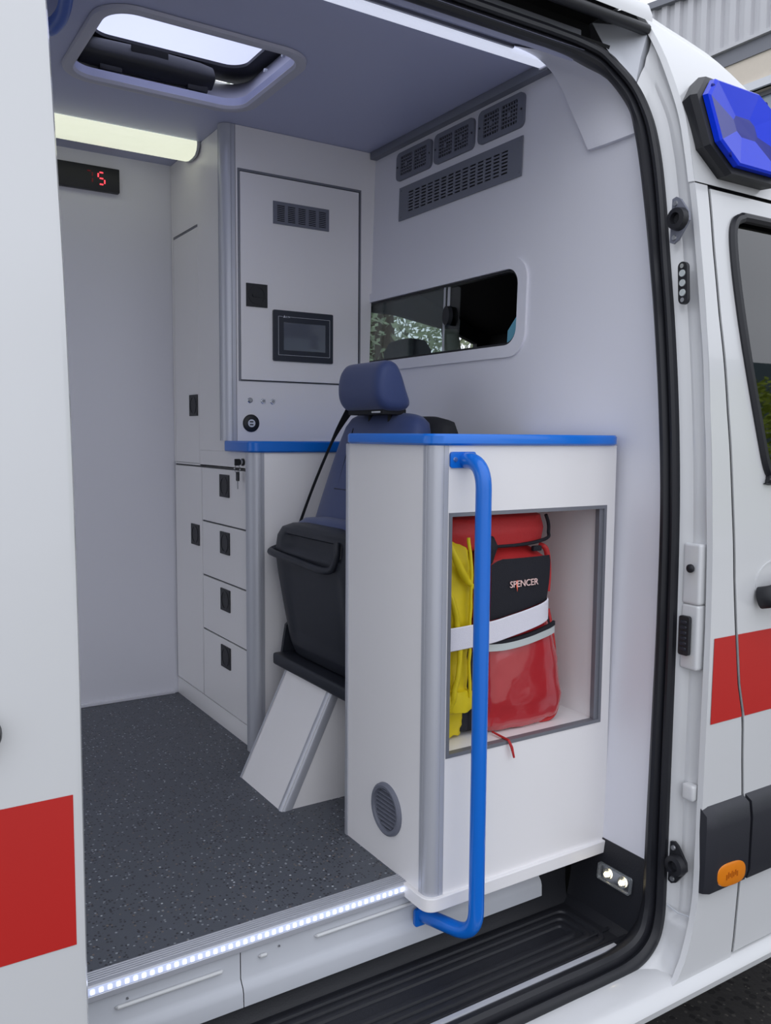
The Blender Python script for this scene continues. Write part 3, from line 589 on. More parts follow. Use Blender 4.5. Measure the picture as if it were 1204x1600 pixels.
# main compartment behind
lf([(.297, 1.27, 1.57, .06, .06, 3), (.303, 1.27, 1.57, .095, .09, 3.2), (.34, 1.272, 1.57, .106, .10, 3.4), (.45, 1.268, 1.57, .104, .10, 3.4), (.60, 1.255, 1.57, .10, .10, 3.4), (.69, 1.25, 1.57, .098, .10, 3.2), (.715, 1.25, 1.57, .08, .08, 3), (.72, 1.25, 1.57, .04, .04, 3)]).wobble(.004, 14, 5).build('main_compartment', 'redcloth', rb, 60)
# black side wing towards the yellow bag
lf([(.30, 1.15, 1.50, .02, .04, 2.5), (.31, 1.152, 1.49, .03, .055, 2.5), (.40, 1.155, 1.485, .033, .06, 2.5), (.46, 1.152, 1.49, .026, .05, 2.5), (.49, 1.15, 1.50, .01, .02, 2.5)]).wobble(.003, 20, 6).build('hip_pad', 'blackcloth', rb, 60)
lf([(.298, 1.12, 1.50, .01, .03, 2.5), (.31, 1.125, 1.49, .022, .05, 2.5), (.38, 1.13, 1.49, .022, .05, 2.5), (.41, 1.13, 1.50, .01, .03, 2.5)]).build('hip_pad', 'blackcloth', rb, 60)
# lower pocket, glossy
lf([(.297, 1.272, 1.475, .07, .03, 4), (.300, 1.276, 1.472, .098, .048, 4.6), (.315, 1.280, 1.470, .110, .056, 5.2), (.36, 1.283, 1.468, .113, .060, 5.4), (.43, 1.279, 1.468, .110, .058, 5.4), (.50, 1.270, 1.470, .103, .054, 5), (.545, 1.264, 1.473, .095, .048, 4.4), (.56, 1.262, 1.475, .07, .03, 4)], 56, 5).wobble(.005, 18, 9).build('front_pocket', 'redvinyl', rb, 60)
pc = cat([(1.366, 1.445, .555), (1.371, 1.434, .50), (1.382, 1.432, .43), (1.392, 1.432, .36), (1.388, 1.432, .318), (1.362, 1.424, .3025), (1.33, 1.43, .2995)], 6)
MB().tube(pc, .0042, 8).build('piping', 'redcloth', rb, 60)
MB().tube([p + Vector((-.009, -.002, .001)) for p in pc[:26]], .0035, 8).build('zip', 'blackcloth', rb, 60)
def band(pts, h0, h1, th, m, name, par):
    # pts: (x, y, z centre) along the band; upright ribbon with thickness
    P = cat(pts, 5); rows = []
    for i, p in enumerate(P):
        t = (P[min(i + 1, len(P) - 1)] - P[max(i - 1, 0)]); n_ = Vector((t.y, -t.x, 0)).normalized(); hh = lerp(h0, h1, i / (len(P) - 1)) / 2
        rows.append([p + Vector((0, 0, hh)), p + n_ * th + Vector((0, 0, hh * .92)), p + n_ * th - Vector((0, 0, hh * .92)), p - Vector((0, 0, hh))])
    return MB().grid(rows, close=True, capends=True).build(name, m, par, 50)
band([(1.166, 1.420, .494), (1.21, 1.411, .494), (1.27, 1.408, .500), (1.33, 1.409, .511), (1.352, 1.413, .516)], .017, .017, .005, 'reflect', 'reflective_band', rb)
band([(1.166, 1.421, .5055), (1.21, 1.412, .5055), (1.27, 1.409, .512), (1.33, 1.410, .524), (1.353, 1.414, .530)], .008, .010, .006, 'blackcloth', 'zip', rb)
MB().box(1.166, 1.175, 1.407, 1.414, .506, .524, .002).build('zip_pull', 'redcloth', rb)
MB().tube([(1.186, 1.42, .303), (1.188, 1.367, .2995), (1.192, 1.361, .285), (1.198, 1.360, .262)], [.0022, .003, .0034, .0024], 8).build('zip_pull', 'redcloth', rb)
# upper flap with the black name panel
lf([(.545, 1.256, 1.475, .07, .03, 3), (.55, 1.256, 1.474, .088, .040, 3.5), (.58, 1.256, 1.472, .092, .046, 3.6), (.64, 1.258, 1.470, .094, .050, 3.6), (.680, 1.258, 1.472, .093, .048, 3.2), (.695, 1.254, 1.49, .084, .050, 2.8), (.715, 1.244, 1.51, .066, .05, 2.6), (.728, 1.235, 1.53, .04, .04, 2.4)], 56, 4).wobble(.003, 16, 3).build('top_flap', 'redcloth', rb, 60)
def namep(u, v, w):
    return (u, 1.4225 - .010 * (1 - ((u - 1.258) / .1) ** 2) + abs(v - .63) * .02 - w * .9, v)
npn = cat([(1.172, .553, 0), (1.172, .66, 0), (1.178, .676, 0), (1.195, .683, 0), (1.25, .686, 0), (1.34, .686, 0), (1.343, .62, 0), (1.338, .588, 0), (1.325, .578, 0), (1.26, .566, 0), (1.18, .553, 0)], 4)
rows = []
for i in range(9):
    v0 = lerp(0, 1, i / 8); r = []
    for j in range(13):
        u = lerp(1.172, 1.344 - .012 * (1 - v0) ** 2 - (.004 if v0 > .98 else 0), j / 12); zb = lerp(.553, .583, j / 12); ztp = .686 - (.012 if j == 0 else .004 if j == 1 else 0)
        r.append(namep(u, lerp(zb, ztp, v0), .004))
    rows.append(r)
MB().grid(rows).build('name_panel', 'blackcloth', rb, 60)
text('brand_lettering', 'SPENCER', .0205, 'logo', rb, (1.2165, 1.4068, .6225), (1, -.02, .02), (0, 0, 1), ext=.0009, space=.96)
MB().add([(1.2335, 1.4050, .638), (1.238, 1.4058, .638), (1.2365, 1.4058, .628), (1.239, 1.4058, .628), (1.2375, 1.4058, .612), (1.2325, 1.4058, .632), (1.2345, 1.4058, .632)], [(0, 1, 2, 3, 4, 5, 6)]).build('lightning_mark', 'logored', rb)
# top roll and strap ends
lf([(.705, 1.20, 1.49, .14, .05, 2.6), (.712, 1.20, 1.485, .152, .062, 3), (.745, 1.20, 1.483, .155, .066, 3), (.775, 1.20, 1.486, .150, .060, 3), (.783, 1.20, 1.49, .13, .04, 2.6)], 56, 4).wobble(.003, 15, 12).build('lid', 'redcloth', rb, 60)
MB().tube(cat([(1.345, 1.437, .775), (1.356, 1.44, .755), (1.357, 1.44, .735), (1.345, 1.432, .722), (1.28, 1.424, .714), (1.20, 1.424, .713), (1.16, 1.426, .714)], 5), .004, 8).build('piping', 'blackcloth', rb, 60)
MB().tube(cat([(1.338, 1.45, .705), (1.345, 1.438, .70), (1.352, 1.436, .68), (1.352, 1.432, .64), (1.350, 1.432, .60)], 5), .0065, 8, flat=.004).build('strap_loop', 'redcloth', rb, 60)
lf([(.66, 1.158, 1.44, .008, .012, 2.3), (.68, 1.165, 1.43, .014, .018, 2.3), (.715, 1.172, 1.425, .017, .02, 2.3), (.735, 1.170, 1.43, .012, .016, 2.3), (.742, 1.168, 1.43, .004, .006, 2.3)], 24).build('carry_handle', 'blackcloth', rb, 60)
MB().box(1.30, 1.325, 1.425, 1.435, .695, .707, .003).build('buckle', 'blackcloth', rb)
ss = thing('securing_strap', 'wide white elastic strap holding the two bags in the niche', 'strap', (1.2, 1.41, .53))
band([(1.030, 1.44, .5285), (1.036, 1.400, .5290), (1.10, 1.396, .531), (1.16, 1.396, .5335), (1.21, 1.399, .5395), (1.27, 1.401, .549), (1.315, 1.404, .559), (1.338, 1.420, .566), (1.346, 1.47, .566), (1.35, 1.60, .57)], .050, .046, .0025, 'whiteweb', 'webbing', ss)

# ------------------------------------------------------------------ rear cabinets
X = 1.018
dc = thing('drawer_cabinet', 'white tall cabinet with four drawers and black latches', 'cabinet', (1.2, 2.7, 0))
cbm = MB().box(X + .004, 1.488, 2.33, 3.015, .0, .90)
cbm.box(X + .004, 1.488, 2.52, 3.015, .90, 1.884)
cbm.build('carcass', mat('shadow_gap', (70, 71, 76), .7, var=.02), dc)
MB().box(X + .0005, X + .012, 2.33, 3.018, 0, .0605, .001).build('plinth', 'laminate', dc)
MB().box(X - .001, X + .0095, 2.33, 3.018, .057, .0618, .001).build('plinth_edge', 'laminate', dc)
def front(ya, yb2, za, zb, nm, m='laminate'): return MB().box(X - .001, X + .010, ya, yb2, za, zb, .0012, 1).build(nm, m, dc)
latch_me = {}
def latch(par, yc, zc, vert=True, plane='x', px=None):
    # black flush latch: square plate, raised ring and turning oval
    root = root_of(par)
    if plane == 'x': fn = lambda u, v, w: (X - .001 - w, yc + u, zc + v)
    else: fn = lambda u, v, w: (px + u, yc - w, zc + v)
    b = MB().plate(rr(-.0385, .0385, -.0355, .0355, .002), [], fn, .0035)
    b.plate(circ(0, 0, .030, 28), [circ(0, 0, .026, 28)], lambda u, v, w: fn(u, v, w + .0035), .0012)
    o = b.build('latch', 'black', par)
    MB().plate(rr(-.021, .021, -.0085, .0085, .008), [], lambda u, v, w: fn(u, v, w + .003), .004).build('latch_knob', 'rubber', o) if False else None
    return o
drs = [(.0645, .294), (.2985, .4775), (.4825, .6605), (.6655, .8405)]
for (za, zb), zc in zip(drs, (.240, .425, .6075, .789)):
    d = front(2.345, 2.743, za, zb, 'drawer'); latch(d, 2.541, zc)
d = front(2.748, 3.012, .0645, .8405, 'door'); latch(d, 2.808, .6085)
d = front(2.763, 3.000, .8525, 1.628, 'door'); latch(d, 2.811, 1.0475)
MB().box(X - .001, X + .008, 2.763, 3.0, 1.629, 1.634, .0008, 1).build('door_top_edging', 'alu_dark', dc)
front(2.345, 3.012, .8455, .8515, 'rail')
front(2.345, 2.7605, .8455, .8985, 'fascia')
MB().box(X - .001, X + .010, 2.5395, 2.7605, .8985, 1.884).build('side_panel', 'laminate', dc)
MB().box(X - .001, X + .010, 3.002, 3.018, .8525, 1.884).build('side_panel', 'laminate', dc)
MB().box(X - .001, X + .010, 2.7605, 3.002, 1.636, 1.884).build('side_panel', 'laminate', dc)
post(X - .0165, 2.3035, 0, .90, .030, 1, 1, .0125, .008).build('corner_post', 'alu', dc)
MB().box(1.0435, 1.488, 2.3045, 2.318, 0, .90, .0006).build('side_panel', 'laminate', dc)
# worktop
def wl(o, z, r): return [(u, v, z) for u, v in rr(X - .018 - o, 1.50, 2.297 - o, 2.512, r, 6)]
MB().grid([wl(-.02, .899, .02), wl(0, .899, .025), wl(.004, .903, .028), wl(.004, .927, .028), wl(0, .931, .025), wl(-.03, .931, .02)], close=True, capends=True).build('worktop', 'blue', dc)
lk = MB().cyl((X - .001, 2.392, .868), (X - .006, 2.392, .868), .011, 20).build('lock', 'black', dc)
MB().cyl((X - .006, 2.392, .868), (X - .012, 2.392, .868), .008, 16).build('lock_barrel', 'chrome', lk)
MB().box(X - .030, X - .012, 2.3905, 2.3935, .858, .878, .001, 1).build('key_bow', 'black', lk)
ky = thing('spare_key', 'small black key hanging from the lock under the blue worktop', 'key', (X - .02, 2.392, .84))
MB().tube([(X - .021 + .009 * math.cos(a), 2.392, .848 + .011 * math.sin(a)) for a in [2 * math.pi * k / 16 for k in range(17)]], .0009, 6).build('ring', 'chrome', ky)
MB().plate(rr(2.383, 2.401, .812, .840, .004), [circ(2.392, .834, .003, 10)], lambda u, v, w: (X - .022 + w, u, v), .004).build('bow', 'black', ky)
MB().box(X - .021, X - .019, 2.3895, 2.3945, .788, .813, .0006, 1).build('blade', 'steel', ky)

# upper control cabinet (faces the door)
uc = thing('control_cabinet', 'white upper cabinet with hatch door above the blue worktop', 'cabinet', (1.28, 2.6, .93))
YU = 2.51
dx0, dx1, dz0, dz1 = 1.058, 1.485, 1.117, 1.752
MB().plate([(1.047, .931), (1.519, .931), (1.547, 1.884), (1.047, 1.884)], [rect(dx0, dx1, dz0, dz1)], lambda u, v, w: (u, YU + w, v), .014).build('face_panel', 'laminate', uc)
MB().box(1.05, 1.50, YU + .012, YU + .02, 1.0, 1.8).build('carcass', 'void', uc)
MB().plate(rect(dx0 - .005, dx1 + .005, dz0 - .001, dz1 + .006), [rect(dx0 + .001, dx1 - .001, dz0 + .001, dz1 - .001)], lambda u, v, w: (u, YU - .002 + w, v), .010).build('door_edging', 'alu_dark', uc)
dr = MB().box(dx0 + .0025, dx1 - .004, YU - .0025, YU + .010, dz0 + .004, dz1 - .003, .001, 1).build('door', 'laminate', uc)
post(1.003, YU - .0015, .931, 1.884, .026, 1, 1, .016, .004).build('corner_post', 'alu', uc)
MB().box(1.003, 1.012, YU + .03, YU + .032, .931, 1.884).build('post_flange', 'alu', uc)
gx0, gx1, gz0, gz1 = 1.170, 1.3675, 1.608, 1.677
hl = []
for c in range(5):
    u0 = gx0 + .0135 + c * .0368
    for r in range(9):
        v0 = gz0 + .0095 + r * .0057; hl.append(rect(u0, u0 + .0255, v0, v0 + .0028))
gg = MB().plate(rect(gx0, gx1, gz0, gz1), hl, lambda u, v, w: (u, YU - .0055 + w, v), .003).build('air_grille', 'ventgrey', dr)
MB().box(gx0 + .004, gx1 - .004, YU - .0032, YU - .0027, gz0 + .004, gz1 - .004).build('grille_backing', 'void', dr)
bl = MB().plate(rect(1.078, 1.149, 1.346, 1.417), [], lambda u, v, w: (u, YU - .0025 - w, v), .003)
bl.plate(circ(1.1135, 1.3815, .028, 32), [circ(1.1135, 1.3815, .025, 32)], lambda u, v, w: (u, YU - .0055 - w, v), .0015)
bl.plate(rr(1.098, 1.129, 1.376, 1.387, .005), [], lambda u, v, w: (u, YU - .0055 - w, v), .003)
bl.build('latch', 'black', dr)
hm = thing('touch_panel', 'black framed touch screen on the white hatch door', 'screen', (1.273, YU - .01, 1.264))
MB().plate(rr(1.167, 1.381, 1.184, 1.343, .004), [rect(1.203, 1.354, 1.219, 1.307)], lambda u, v, w: (u, YU - .0025 - w, v), .007).build('bezel', mat('panel_bezel', (40, 44, 56), .35, var=.02), hm)
MB().box(1.2, 1.357, YU - .0075, YU - .0025, 1.216, 1.31).build('screen', 'screen', hm)
for a, b, c, d in ((1.184, 1.1848, 1.203, 1.324), (1.368, 1.3688, 1.203, 1.324), (1.184, 1.3688, 1.203, 1.2038), (1.220, 1.3688, 1.3232, 1.324), (1.184, 1.199, 1.3232, 1.324)):
    MB().box(a, b, YU - .0103, YU - .0094, c, d).build('frame_line', 'printwhite', hm)
MB().add([(1.2005, YU - .0102, 1.3205), (1.2075, YU - .0102, 1.3205), (1.2055, YU - .0102, 1.3285)], [(0, 1, 2)]).build('brand_mark', 'printwhite', hm)
text('brand_lettering', 'ELTA', .0072, 'printwhite', hm, (1.2075, YU - .0100, 1.3206), (1, 0, 0), (0, 0, 1), ext=.0003, shear=.3)
for i, (xb, lab) in enumerate(((1.0905, 'leftmost of the three small steel push buttons under the hatch door'), (1.135, 'middle of the three small steel push buttons under the hatch door'), (1.168, 'rightmost of the three small steel push buttons under the hatch door'))):
    b = thing('push_button', lab, 'button', (xb, YU, 1.0575 - i * .001), 'steel push buttons above the blue worktop')
    zc = 1.0575 - i * .001
    MB().grid([[(xb + r * math.cos(a), YU - d, zc + r * math.sin(a)) for a in [2 * math.pi * k / 20 for k in range(20)]] for r, d in ((.0088, 0), (.0088, .002), (.0075, .0035), (.0062, .0035))], close=True, capends=True).build('bezel', 'chrome', b)
    MB().cyl((xb, YU - .001, zc), (xb, YU - .0055, zc), .0055, 16, .005).build('cap', 'steel', b)
ub = thing('usb_socket', 'round black twin USB socket just above the blue worktop', 'socket', (1.093, YU, .986))
MB().grid([[(1.093 + r * math.cos(a), YU - d, .986 + r * math.sin(a)) for a in [2 * math.pi * k / 32 for k in range(32)]] for r, d in ((.0275, 0), (.0275, .003), (.024, .006), (.014, .0065), (.0125, .004))], close=True, capends=True).build('bezel', 'black', ub)
MB().plate(circ(1.093, .986, .0122, 24), [rect(1.0865, 1.0995, .9885, .9925), rect(1.0865, 1.0995, .9795, .9835)], lambda u, v, w: (u, YU - .0045 - w, v), .002).build('port_face', 'printwhite', ub)

# ------------------------------------------------------------------ bulkhead vents
def vent(ya, yb2, za, zb, lab):
    t = thing('air_vent', lab, 'vent', (bx(1.8), (ya + yb2) / 2, (za + zb) / 2), 'square twin-nozzle air vents in a row under the ceiling')
    w_ = yb2 - ya; q = [(ya + w_ * .13, ya + w_ * .47), (ya + w_ * .53, ya + w_ * .87)]; hz0, hz1 = za + .014, zb - .014
    MB().plate(rr(ya, yb2, za, zb, .017), [rr(a, b, hz0, hz1, .004) for a, b in q], onb, .008).build('vent_frame', 'ventgrey', t)
    MB().plate(rr(ya + .01, yb2 - .01, za + .006, zb - .006, .006), [], onb, .0015).build('vent_backing', 'void', t)
    for a, b in q:
        g = MB()
        for k in range(1, 6):
            u = lerp(a, b, k / 6); g.plate(rect(u - .0016, u + .0016, hz0, hz1), [], lambda u_, v, w: onb(u_, v, w + .002), .003)
        for k in range(1, 6):
            v0 = lerp(hz0, hz1, k / 6); g.plate(rect(a, b, v0 - .0015, v0 + .0015), [], lambda u_, v, w: onb(u_, v, w + .003), .004)
        c = ((a + b) / 2, (hz0 + hz1) / 2); g.plate(circ(c[0], c[1], .007, 14), [], lambda u_, v, w: onb(u_, v, w + .004), .005)
        g.build('nozzle', 'ventgrey', t)
    for y in (ya + .008, yb2 - .008): MB().cyl(onb(y, (za + zb) / 2, .008), onb(y, (za + zb) / 2, .0095), .003, 10).build('screw', 'black', t)
vent(2.178, 2.369, 1.758, 1.845, 'air vent nearest the corner, left of the row above the long grille')
vent(1.972, 2.163, 1.758, 1.845, 'middle air vent of the row above the long grille')
vent(1.763, 1.953, 1.758, 1.848, 'air vent nearest the door, right of the row above the long grille')
lg = thing('return_air_grille', 'long grey slotted grille under the three air vents', 'grille', (bx(1.68), 2.06, 1.683))
hl = []
for c in range(14):
    for r in range(7):
        u0 = 1.822 + c * .0345; v0 = 1.652 + r * .0094; hl.append(rect(u0, u0 + .026, v0, v0 + .0048))
MB().plate(rect(1.765, 2.35, 1.632, 1.735), hl, lambda u, v, w: onb(u, v, w + .002), .003).build('face_plate', 'trimgrey', lg)
MB().plate(rect(1.775, 2.34, 1.640, 1.728), [], onb, .0015).build('grille_backing', 'void', lg)
for y, z in ((1.775, 1.642), (1.775, 1.725), (2.34, 1.642), (2.34, 1.725)): MB().cyl(onb(y, z, .005), onb(y, z, .0063), .003, 10).build('screw', 'trimgrey', lg)

# ------------------------------------------------------------------ ceiling lamps, hatch, display, ceiling handle
t = thing('ceiling_lamp', 'long lit white lamp under the ceiling above the number display', 'lamp', (.4, 2.78, 1.885))
def lamp(xa, xb, n, m, par, s=1):
    P = [(2.718, 1.884), (2.718, 1.872), (2.724, 1.858), (2.74, 1.846), (2.765, 1.842), (2.80, 1.842), (2.83, 1.848), (2.85, 1.862), (2.855, 1.884)]
    return MB().grid([[(x, 2.786 + (y - 2.786) * s, 1.885 + (z - 1.885) * s) for y, z in P] for x in (xa, xb)], capends=True).build(n, m, par)
lamp(-1.2, 1.004, 'diffuser', 'tube', t, .97); lamp(1.004, 1.012, 'end_cap', 'paint_grey', t)
t = thing('edge_lamp', 'thin white light bar along the ceiling edge above the doorway', 'lamp', (.6, 1.67, 1.87))
MB().box(-.3, 1.516, 1.652, 1.684, 1.869, 1.8845, .003, 2).build('diffuser', 'edge_led', t)
MB().box(1.5165, 1.524, 1.650, 1.686, 1.866, 1.8845, .002).build('end_cap', 'lining', t)
MB().box(-.3, 1.40, 1.644, 1.6515, 1.8775, 1.885, .001).build('mounting_rail', 'alu_dark', t)
t = thing('roof_hatch', 'open-view roof hatch with light grey frame in the ceiling', 'hatch', (.77, 2.19, 1.885))
def hp(o, z, r): return [(u, v, z) for u, v in rr(hx0 - o, hx1 + o, hy0 - o, hy1 + o, r, 8)]
MB().grid([hp(.03, 1.884, .09), hp(.028, 1.876, .09), hp(.012, 1.873, .075), hp(.003, 1.876, .065), hp(-.001, 1.884, .06), [(u, v, 1.998) for u, v in rr(hx0 - .03, 1.074, hy0 - .03, 2.528, .09, 8)]], close=True).build('frame', mat('hatch_frame', (188, 188, 200), .45, var=.01), t)
def gq(o, z, r): return [(u, v, z) for u, v in rr(.598 - o, 1.03 + o, 2.03 - o, 2.42 + o, r, 8)]
MB().grid([[(u, v, z) for u, v in rr(hx0 - .045, hx1 + .105, hy0 - .045, hy1 + .175, .07, 8)] for z in (1.955, 2.02)], close=True).build('outer_rim', 'paint', t)
MB().grid([gq(.105, 2.006, .09), gq(.045, 2.0, .08), gq(.012, 1.999, .06), gq(0, 2.003, .055), gq(0, 2.012, .055)], close=True).build('dome_gasket', 'rubber', t)
MB().grid([gq(.06, 2.012, .08), gq(.02, 2.03, .07), gq(-.08, 2.042, .05), gq(-.17, 2.045, .02)], close=True, capends=True).build('dome', 'hatchdome', t)
lv = cat([(.585, 2.40, 1.955), (.60, 2.395, 1.963), (.77, 2.39, 1.967), (.93, 2.385, 1.963), (.945, 2.38, 1.955)], 6)
bb = MB().loft([((x, 2.412, 1.957), (0, .6, .8), (0, -.8, .6), a, b, 3) for x, a, b in ((.565, .004, .004), (.572, .03, .028), (.60, .034, .03), (.76, .036, .034), (.90, .034, .03), (.935, .028, .026), (.945, .006, .006))], 24)
bb.build('blind_cassette', 'black', t)
MB().box(.70, .80, 2.378, 2.388, 1.966, 1.986, .002).build('blind_label', 'void', t)
for xa, xb in ((.62, .68), (.86, .92)): MB().box(xa, xb, 2.398, 2.420, 1.912, 1.93, .004).build('cassette_clip', 'black', t)
for xx, yy2 in ((1.008, 2.09), (1.008, 2.20)): MB().cyl((xx + .002, yy2, 1.925), (xx - .006, yy2, 1.925), .005, 10).build('screw_cap', 'printwhite', t)
nd = thing('number_display', 'black wall display showing a red five, left of the cabinet', 'display', (.73, 3.01, 1.797))
MB().box(.50, .833, 2.995, 3.02, 1.758, 1.836, .003).build('case', 'black', nd)
def seg(x, z, on, h, w_, m, nm):
    s = MB(); q = .0045
    S7 = {'a': ((x + q, x + w_ - q), z + h), 'g': ((x + q, x + w_ - q), z + h / 2), 'd': ((x + q, x + w_ - q), z)}
    for k in on:
        if k in 'agd': (a, b), zz = S7[k]; s.box(a, b, 2.9935, 2.996, zz - q / 2, zz + q / 2, .001, 1)
        else:
            xx = x if k in 'fe' else x + w_; za, zb = ((z + h / 2, z + h) if k in 'fb' else (z, z + h / 2)); s.box(xx - q / 2, xx + q / 2, 2.9935, 2.996, za + q * .7, zb - q * .7, .001, 1)
    s.build(nm, m, nd)
seg(.762, 1.778, 'afgcd', .038, .021, 'red_on', 'digit'); seg(.722, 1.778, 'abc', .038, .021, 'red_off', 'digit')
ch_ = thing('ceiling_grab_handle', 'dark blue plastic handle end on the ceiling in the top left corner', 'handle', (.43, 2.02, 1.86))
MB().tube(cat([(.436, 2.12, 1.862), (.440, 2.07, 1.852), (.442, 2.0, 1.850), (.430, 1.90, 1.852), (.41, 1.75, 1.855)], 6), [.010] * 3 + [.02] * 22, 14, flat=.014).build('grip', mat('dark_blue_plastic', (20, 82, 180), .35, var=.02), ch_)

# ------------------------------------------------------------------ fold-up attendant seat
se = thing('folding_seat', 'blue and black fold-up attendant seat on a white leaning base', 'seat', (1.1, 2.02, 0))
def wedge(y_a, y_b, xa, xb, hgt, lean, m, nm, par):
    return MB().add([(x + lean * z, y, z) for z in (0, hgt) for x, y in ((xa, y_a), (xb, y_a), (xb, y_b), (xa, y_b))], [(0, 1, 2, 3), (4, 5, 6, 7), (0, 1, 5, 4), (1, 2, 6, 5), (2, 3, 7, 6), (3, 0, 4, 7)]).build(nm, m, par)
pd = wedge(1.902, 2.164, .905, 1.23, .30, .49, 'laminate', 'pedestal', se)
# rounded aluminium edge on the near front corner of the pedestal and an edging on the far one
rows = []
for z in (0.0, .285):
    rows.append([(.905 + .49 * z + dx - .001, 1.9015 + dy, z) for dx, dy in [(.0005, .020), (.0, .012)] + [(.011 - .013 * math.cos(math.radians(a)), .010 - .013 * math.sin(math.radians(a))) for a in range(0, 91, 15)] + [(.022, -.003), (.030, -.002), (.0301, .002)]])
MB().grid(rows).build('corner_profile', 'alu', pd)
MB().add([(.9035 + .49 * z + dx, 2.156 + dy, z) for z in (0, .29) for dx, dy in ((0, 0), (0, .0095), (.008, .0095))], [(0, 1, 4, 3), (1, 2, 5, 4)]).build('edging', 'alu', pd)
# folded cushion, underside shell facing the cabin
def cx_(z): return 1.040 + max(0, .62 - z) * .10
shell = MB(); sts = []
for z, hw, d, e in ((.318, .15, .02, 3), (.326, .186, .034, 3.5), (.36, .196, .04, 4.5), (.45, .210, .043, 5), (.55, .224, .045, 5.5), (.62, .230, .045, 5.5), (.665, .226, .042, 4.5), (.69, .205, .036, 4), (.703, .16, .026, 3), (.708, .10, .012, 3)):
    sts.append((z, cx_(z) + .043, 2.02, hw, d, e))
for i in range(len(sts)): pass
full = []
for i in range(len(sts) - 1):
    for k in range(4):
        t = k / 4; full.append([lerp(a, b, t) for a, b in zip(sts[i], sts[i + 1])])
full.append(sts[-1])
shell.loft([((x, y, z), (0, 1, 0), (1, 0, 0), hw, d, e) for z, x, y, hw, d, e in full], 56)
# press a shallow recess above the grip and a framed panel below it
vv = []
for p in shell.v:
    x, y, z = p
    if x < 1.075 and abs(y - 2.01) < .165:
        if .632 < z < .675: x += .016 * min(1, (.165 - abs(y - 2.01)) / .02)
        elif .37 < z < .60: x += .005 * min(1, (.165 - abs(y - 2.01)) / .02)
    vv.append((x, y, z))
shell.v = vv; shell.build('cushion_shell', 'shell', se, 60)
gp_ = cat([(1.062, 2.242, .628), (1.040, 2.250, .618), (1.028, 2.20, .616), (1.025, 2.08, .612), (1.025, 1.98, .607), (1.028, 1.90, .606), (1.036, 1.872, .618), (1.04, 1.862, .65), (1.045, 1.868, .68)], 6)
MB().tube(gp_, .009, 10, flat=.011).build('pull_grip', 'shell', se, 60)
MB().loft([((1.135, 2.02, z), (0, 1, 0), (1, 0, 0), hw, d, 3.6) for z, hw, d in ((.33, .15, .03), (.345, .195, .05), (.45, .205, .056), (.60, .218, .058), (.67, .215, .056), (.70, .195, .05), (.716, .16, .038), (.722, .10, .02))], 48).build('seat_cushion', 'seat', se, 60)
MB().box(1.035, 1.10, 1.79, 2.232, .288, .322, .008, 3).build('hinge_bar', 'shell', se)
MB().plate([(1.06, .31), (1.20, .31), (1.22, .45), (1.16, .47), (1.075, .40)], [], lambda u, v, w: (u, 2.222 + w, v), .012).build('side_bracket', 'shell', se)
MB().plate([(1.06, .31), (1.20, .31), (1.22, .45), (1.16, .47), (1.075, .40)], [], lambda u, v, w: (u, 1.80 + w, v), .012).build('side_bracket', 'shell', se)
# backrest, leaning forward of the bulkhead
def bxk(z): return 1.135 + (z - .66) * .30
UB = (0, 1, 0); VB = Vector((1, 0, -.30)).normalized()
sts = []
for z, hw, d, e in ((.50, .18, .03, 3), (.52, .222, .05, 3.2), (.66, .222, .055, 3.6), (.75, .214, .055, 3.6), (.85, .203, .054, 3.6), (.92, .196, .052, 3.4), (.965, .188, .050, 3.2), (.990, .174, .044, 3), (1.003, .150, .034, 2.8), (1.008, .11, .018, 2.6)):
    sts.append(((bxk(z) + .055, 2.014, z), UB, VB, hw, d, e))
MB().loft(sts, 56).build('backrest', 'seat', se, 60)
MB().loft([((bxk(z) + .115, 1.985, z), UB, VB, hw, d, 3.6) for z, hw, d in ((.50, .18, .03), (.52, .205, .04), (.75, .212, .042), (.90, .208, .042), (.965, .20, .040), (.99, .18, .03), (1.0, .12, .012))], 48).build('back_shell', 'belt', se, 60)
for zz in (.80, .70, .60):
    MB().tube([(bxk(zz) - .0005, 1.83, zz), (bxk(zz) - .0015, 2.0, zz), (bxk(zz) - .0005, 2.12, zz)], .0016, 6).build('stitched_seam', 'belt', se)
MB().tube([(bxk(z) + .0005, 2.105, z) for z in (.97, .85, .7, .56)], .0016, 6).build('stitched_seam', 'belt', se)
# headrest: profile in x-z swept across y with rounded sides
prof = cat([(1.215, 1.020, 0), (1.192, 1.028, 0), (1.176, 1.055, 0), (1.174, 1.095, 0), (1.183, 1.130, 0), (1.203, 1.150, 0), (1.232, 1.148, 0), (1.252, 1.118, 0), (1.268, 1.075, 0), (1.281, 1.040, 0), (1.270, 1.024, 0), (1.243, 1.019, 0)], 3)
cxm = sum(p.x for p in prof) / len(prof); czm = sum(p.y for p in prof) / len(prof)
rows = []
for k in range(17):
    t = -1 + 2 * k / 16; y = 1.996 + .112 * math.copysign(abs(math.sin(t * math.pi / 2)), t); s = max(.02, 1 - abs(t) ** 9 * .9) if abs(t) > .5 else 1
    s = (1 - abs(math.sin(t * math.pi / 2)) ** 14) ** .5 if abs(t) < 1 else .05
    rows.append([(cxm + (p.x - cxm) * lerp(.55, 1, s), y, czm - .005 + (p.y - czm) * lerp(.55, 1, s)) for p in prof])
MB().grid(rows, close=True, capends=True).build('headrest', 'seat', se, 60)
MB().box(1.200, 1.275, 1.905, 2.085, 1.006, 1.022, .004).build('headrest_mount', 'belt', se)
MB().box(1.196, 1.2015, 1.915, 1.955, 1.010, 1.0145, .001, 1).build('release_bar', 'printwhite', se)
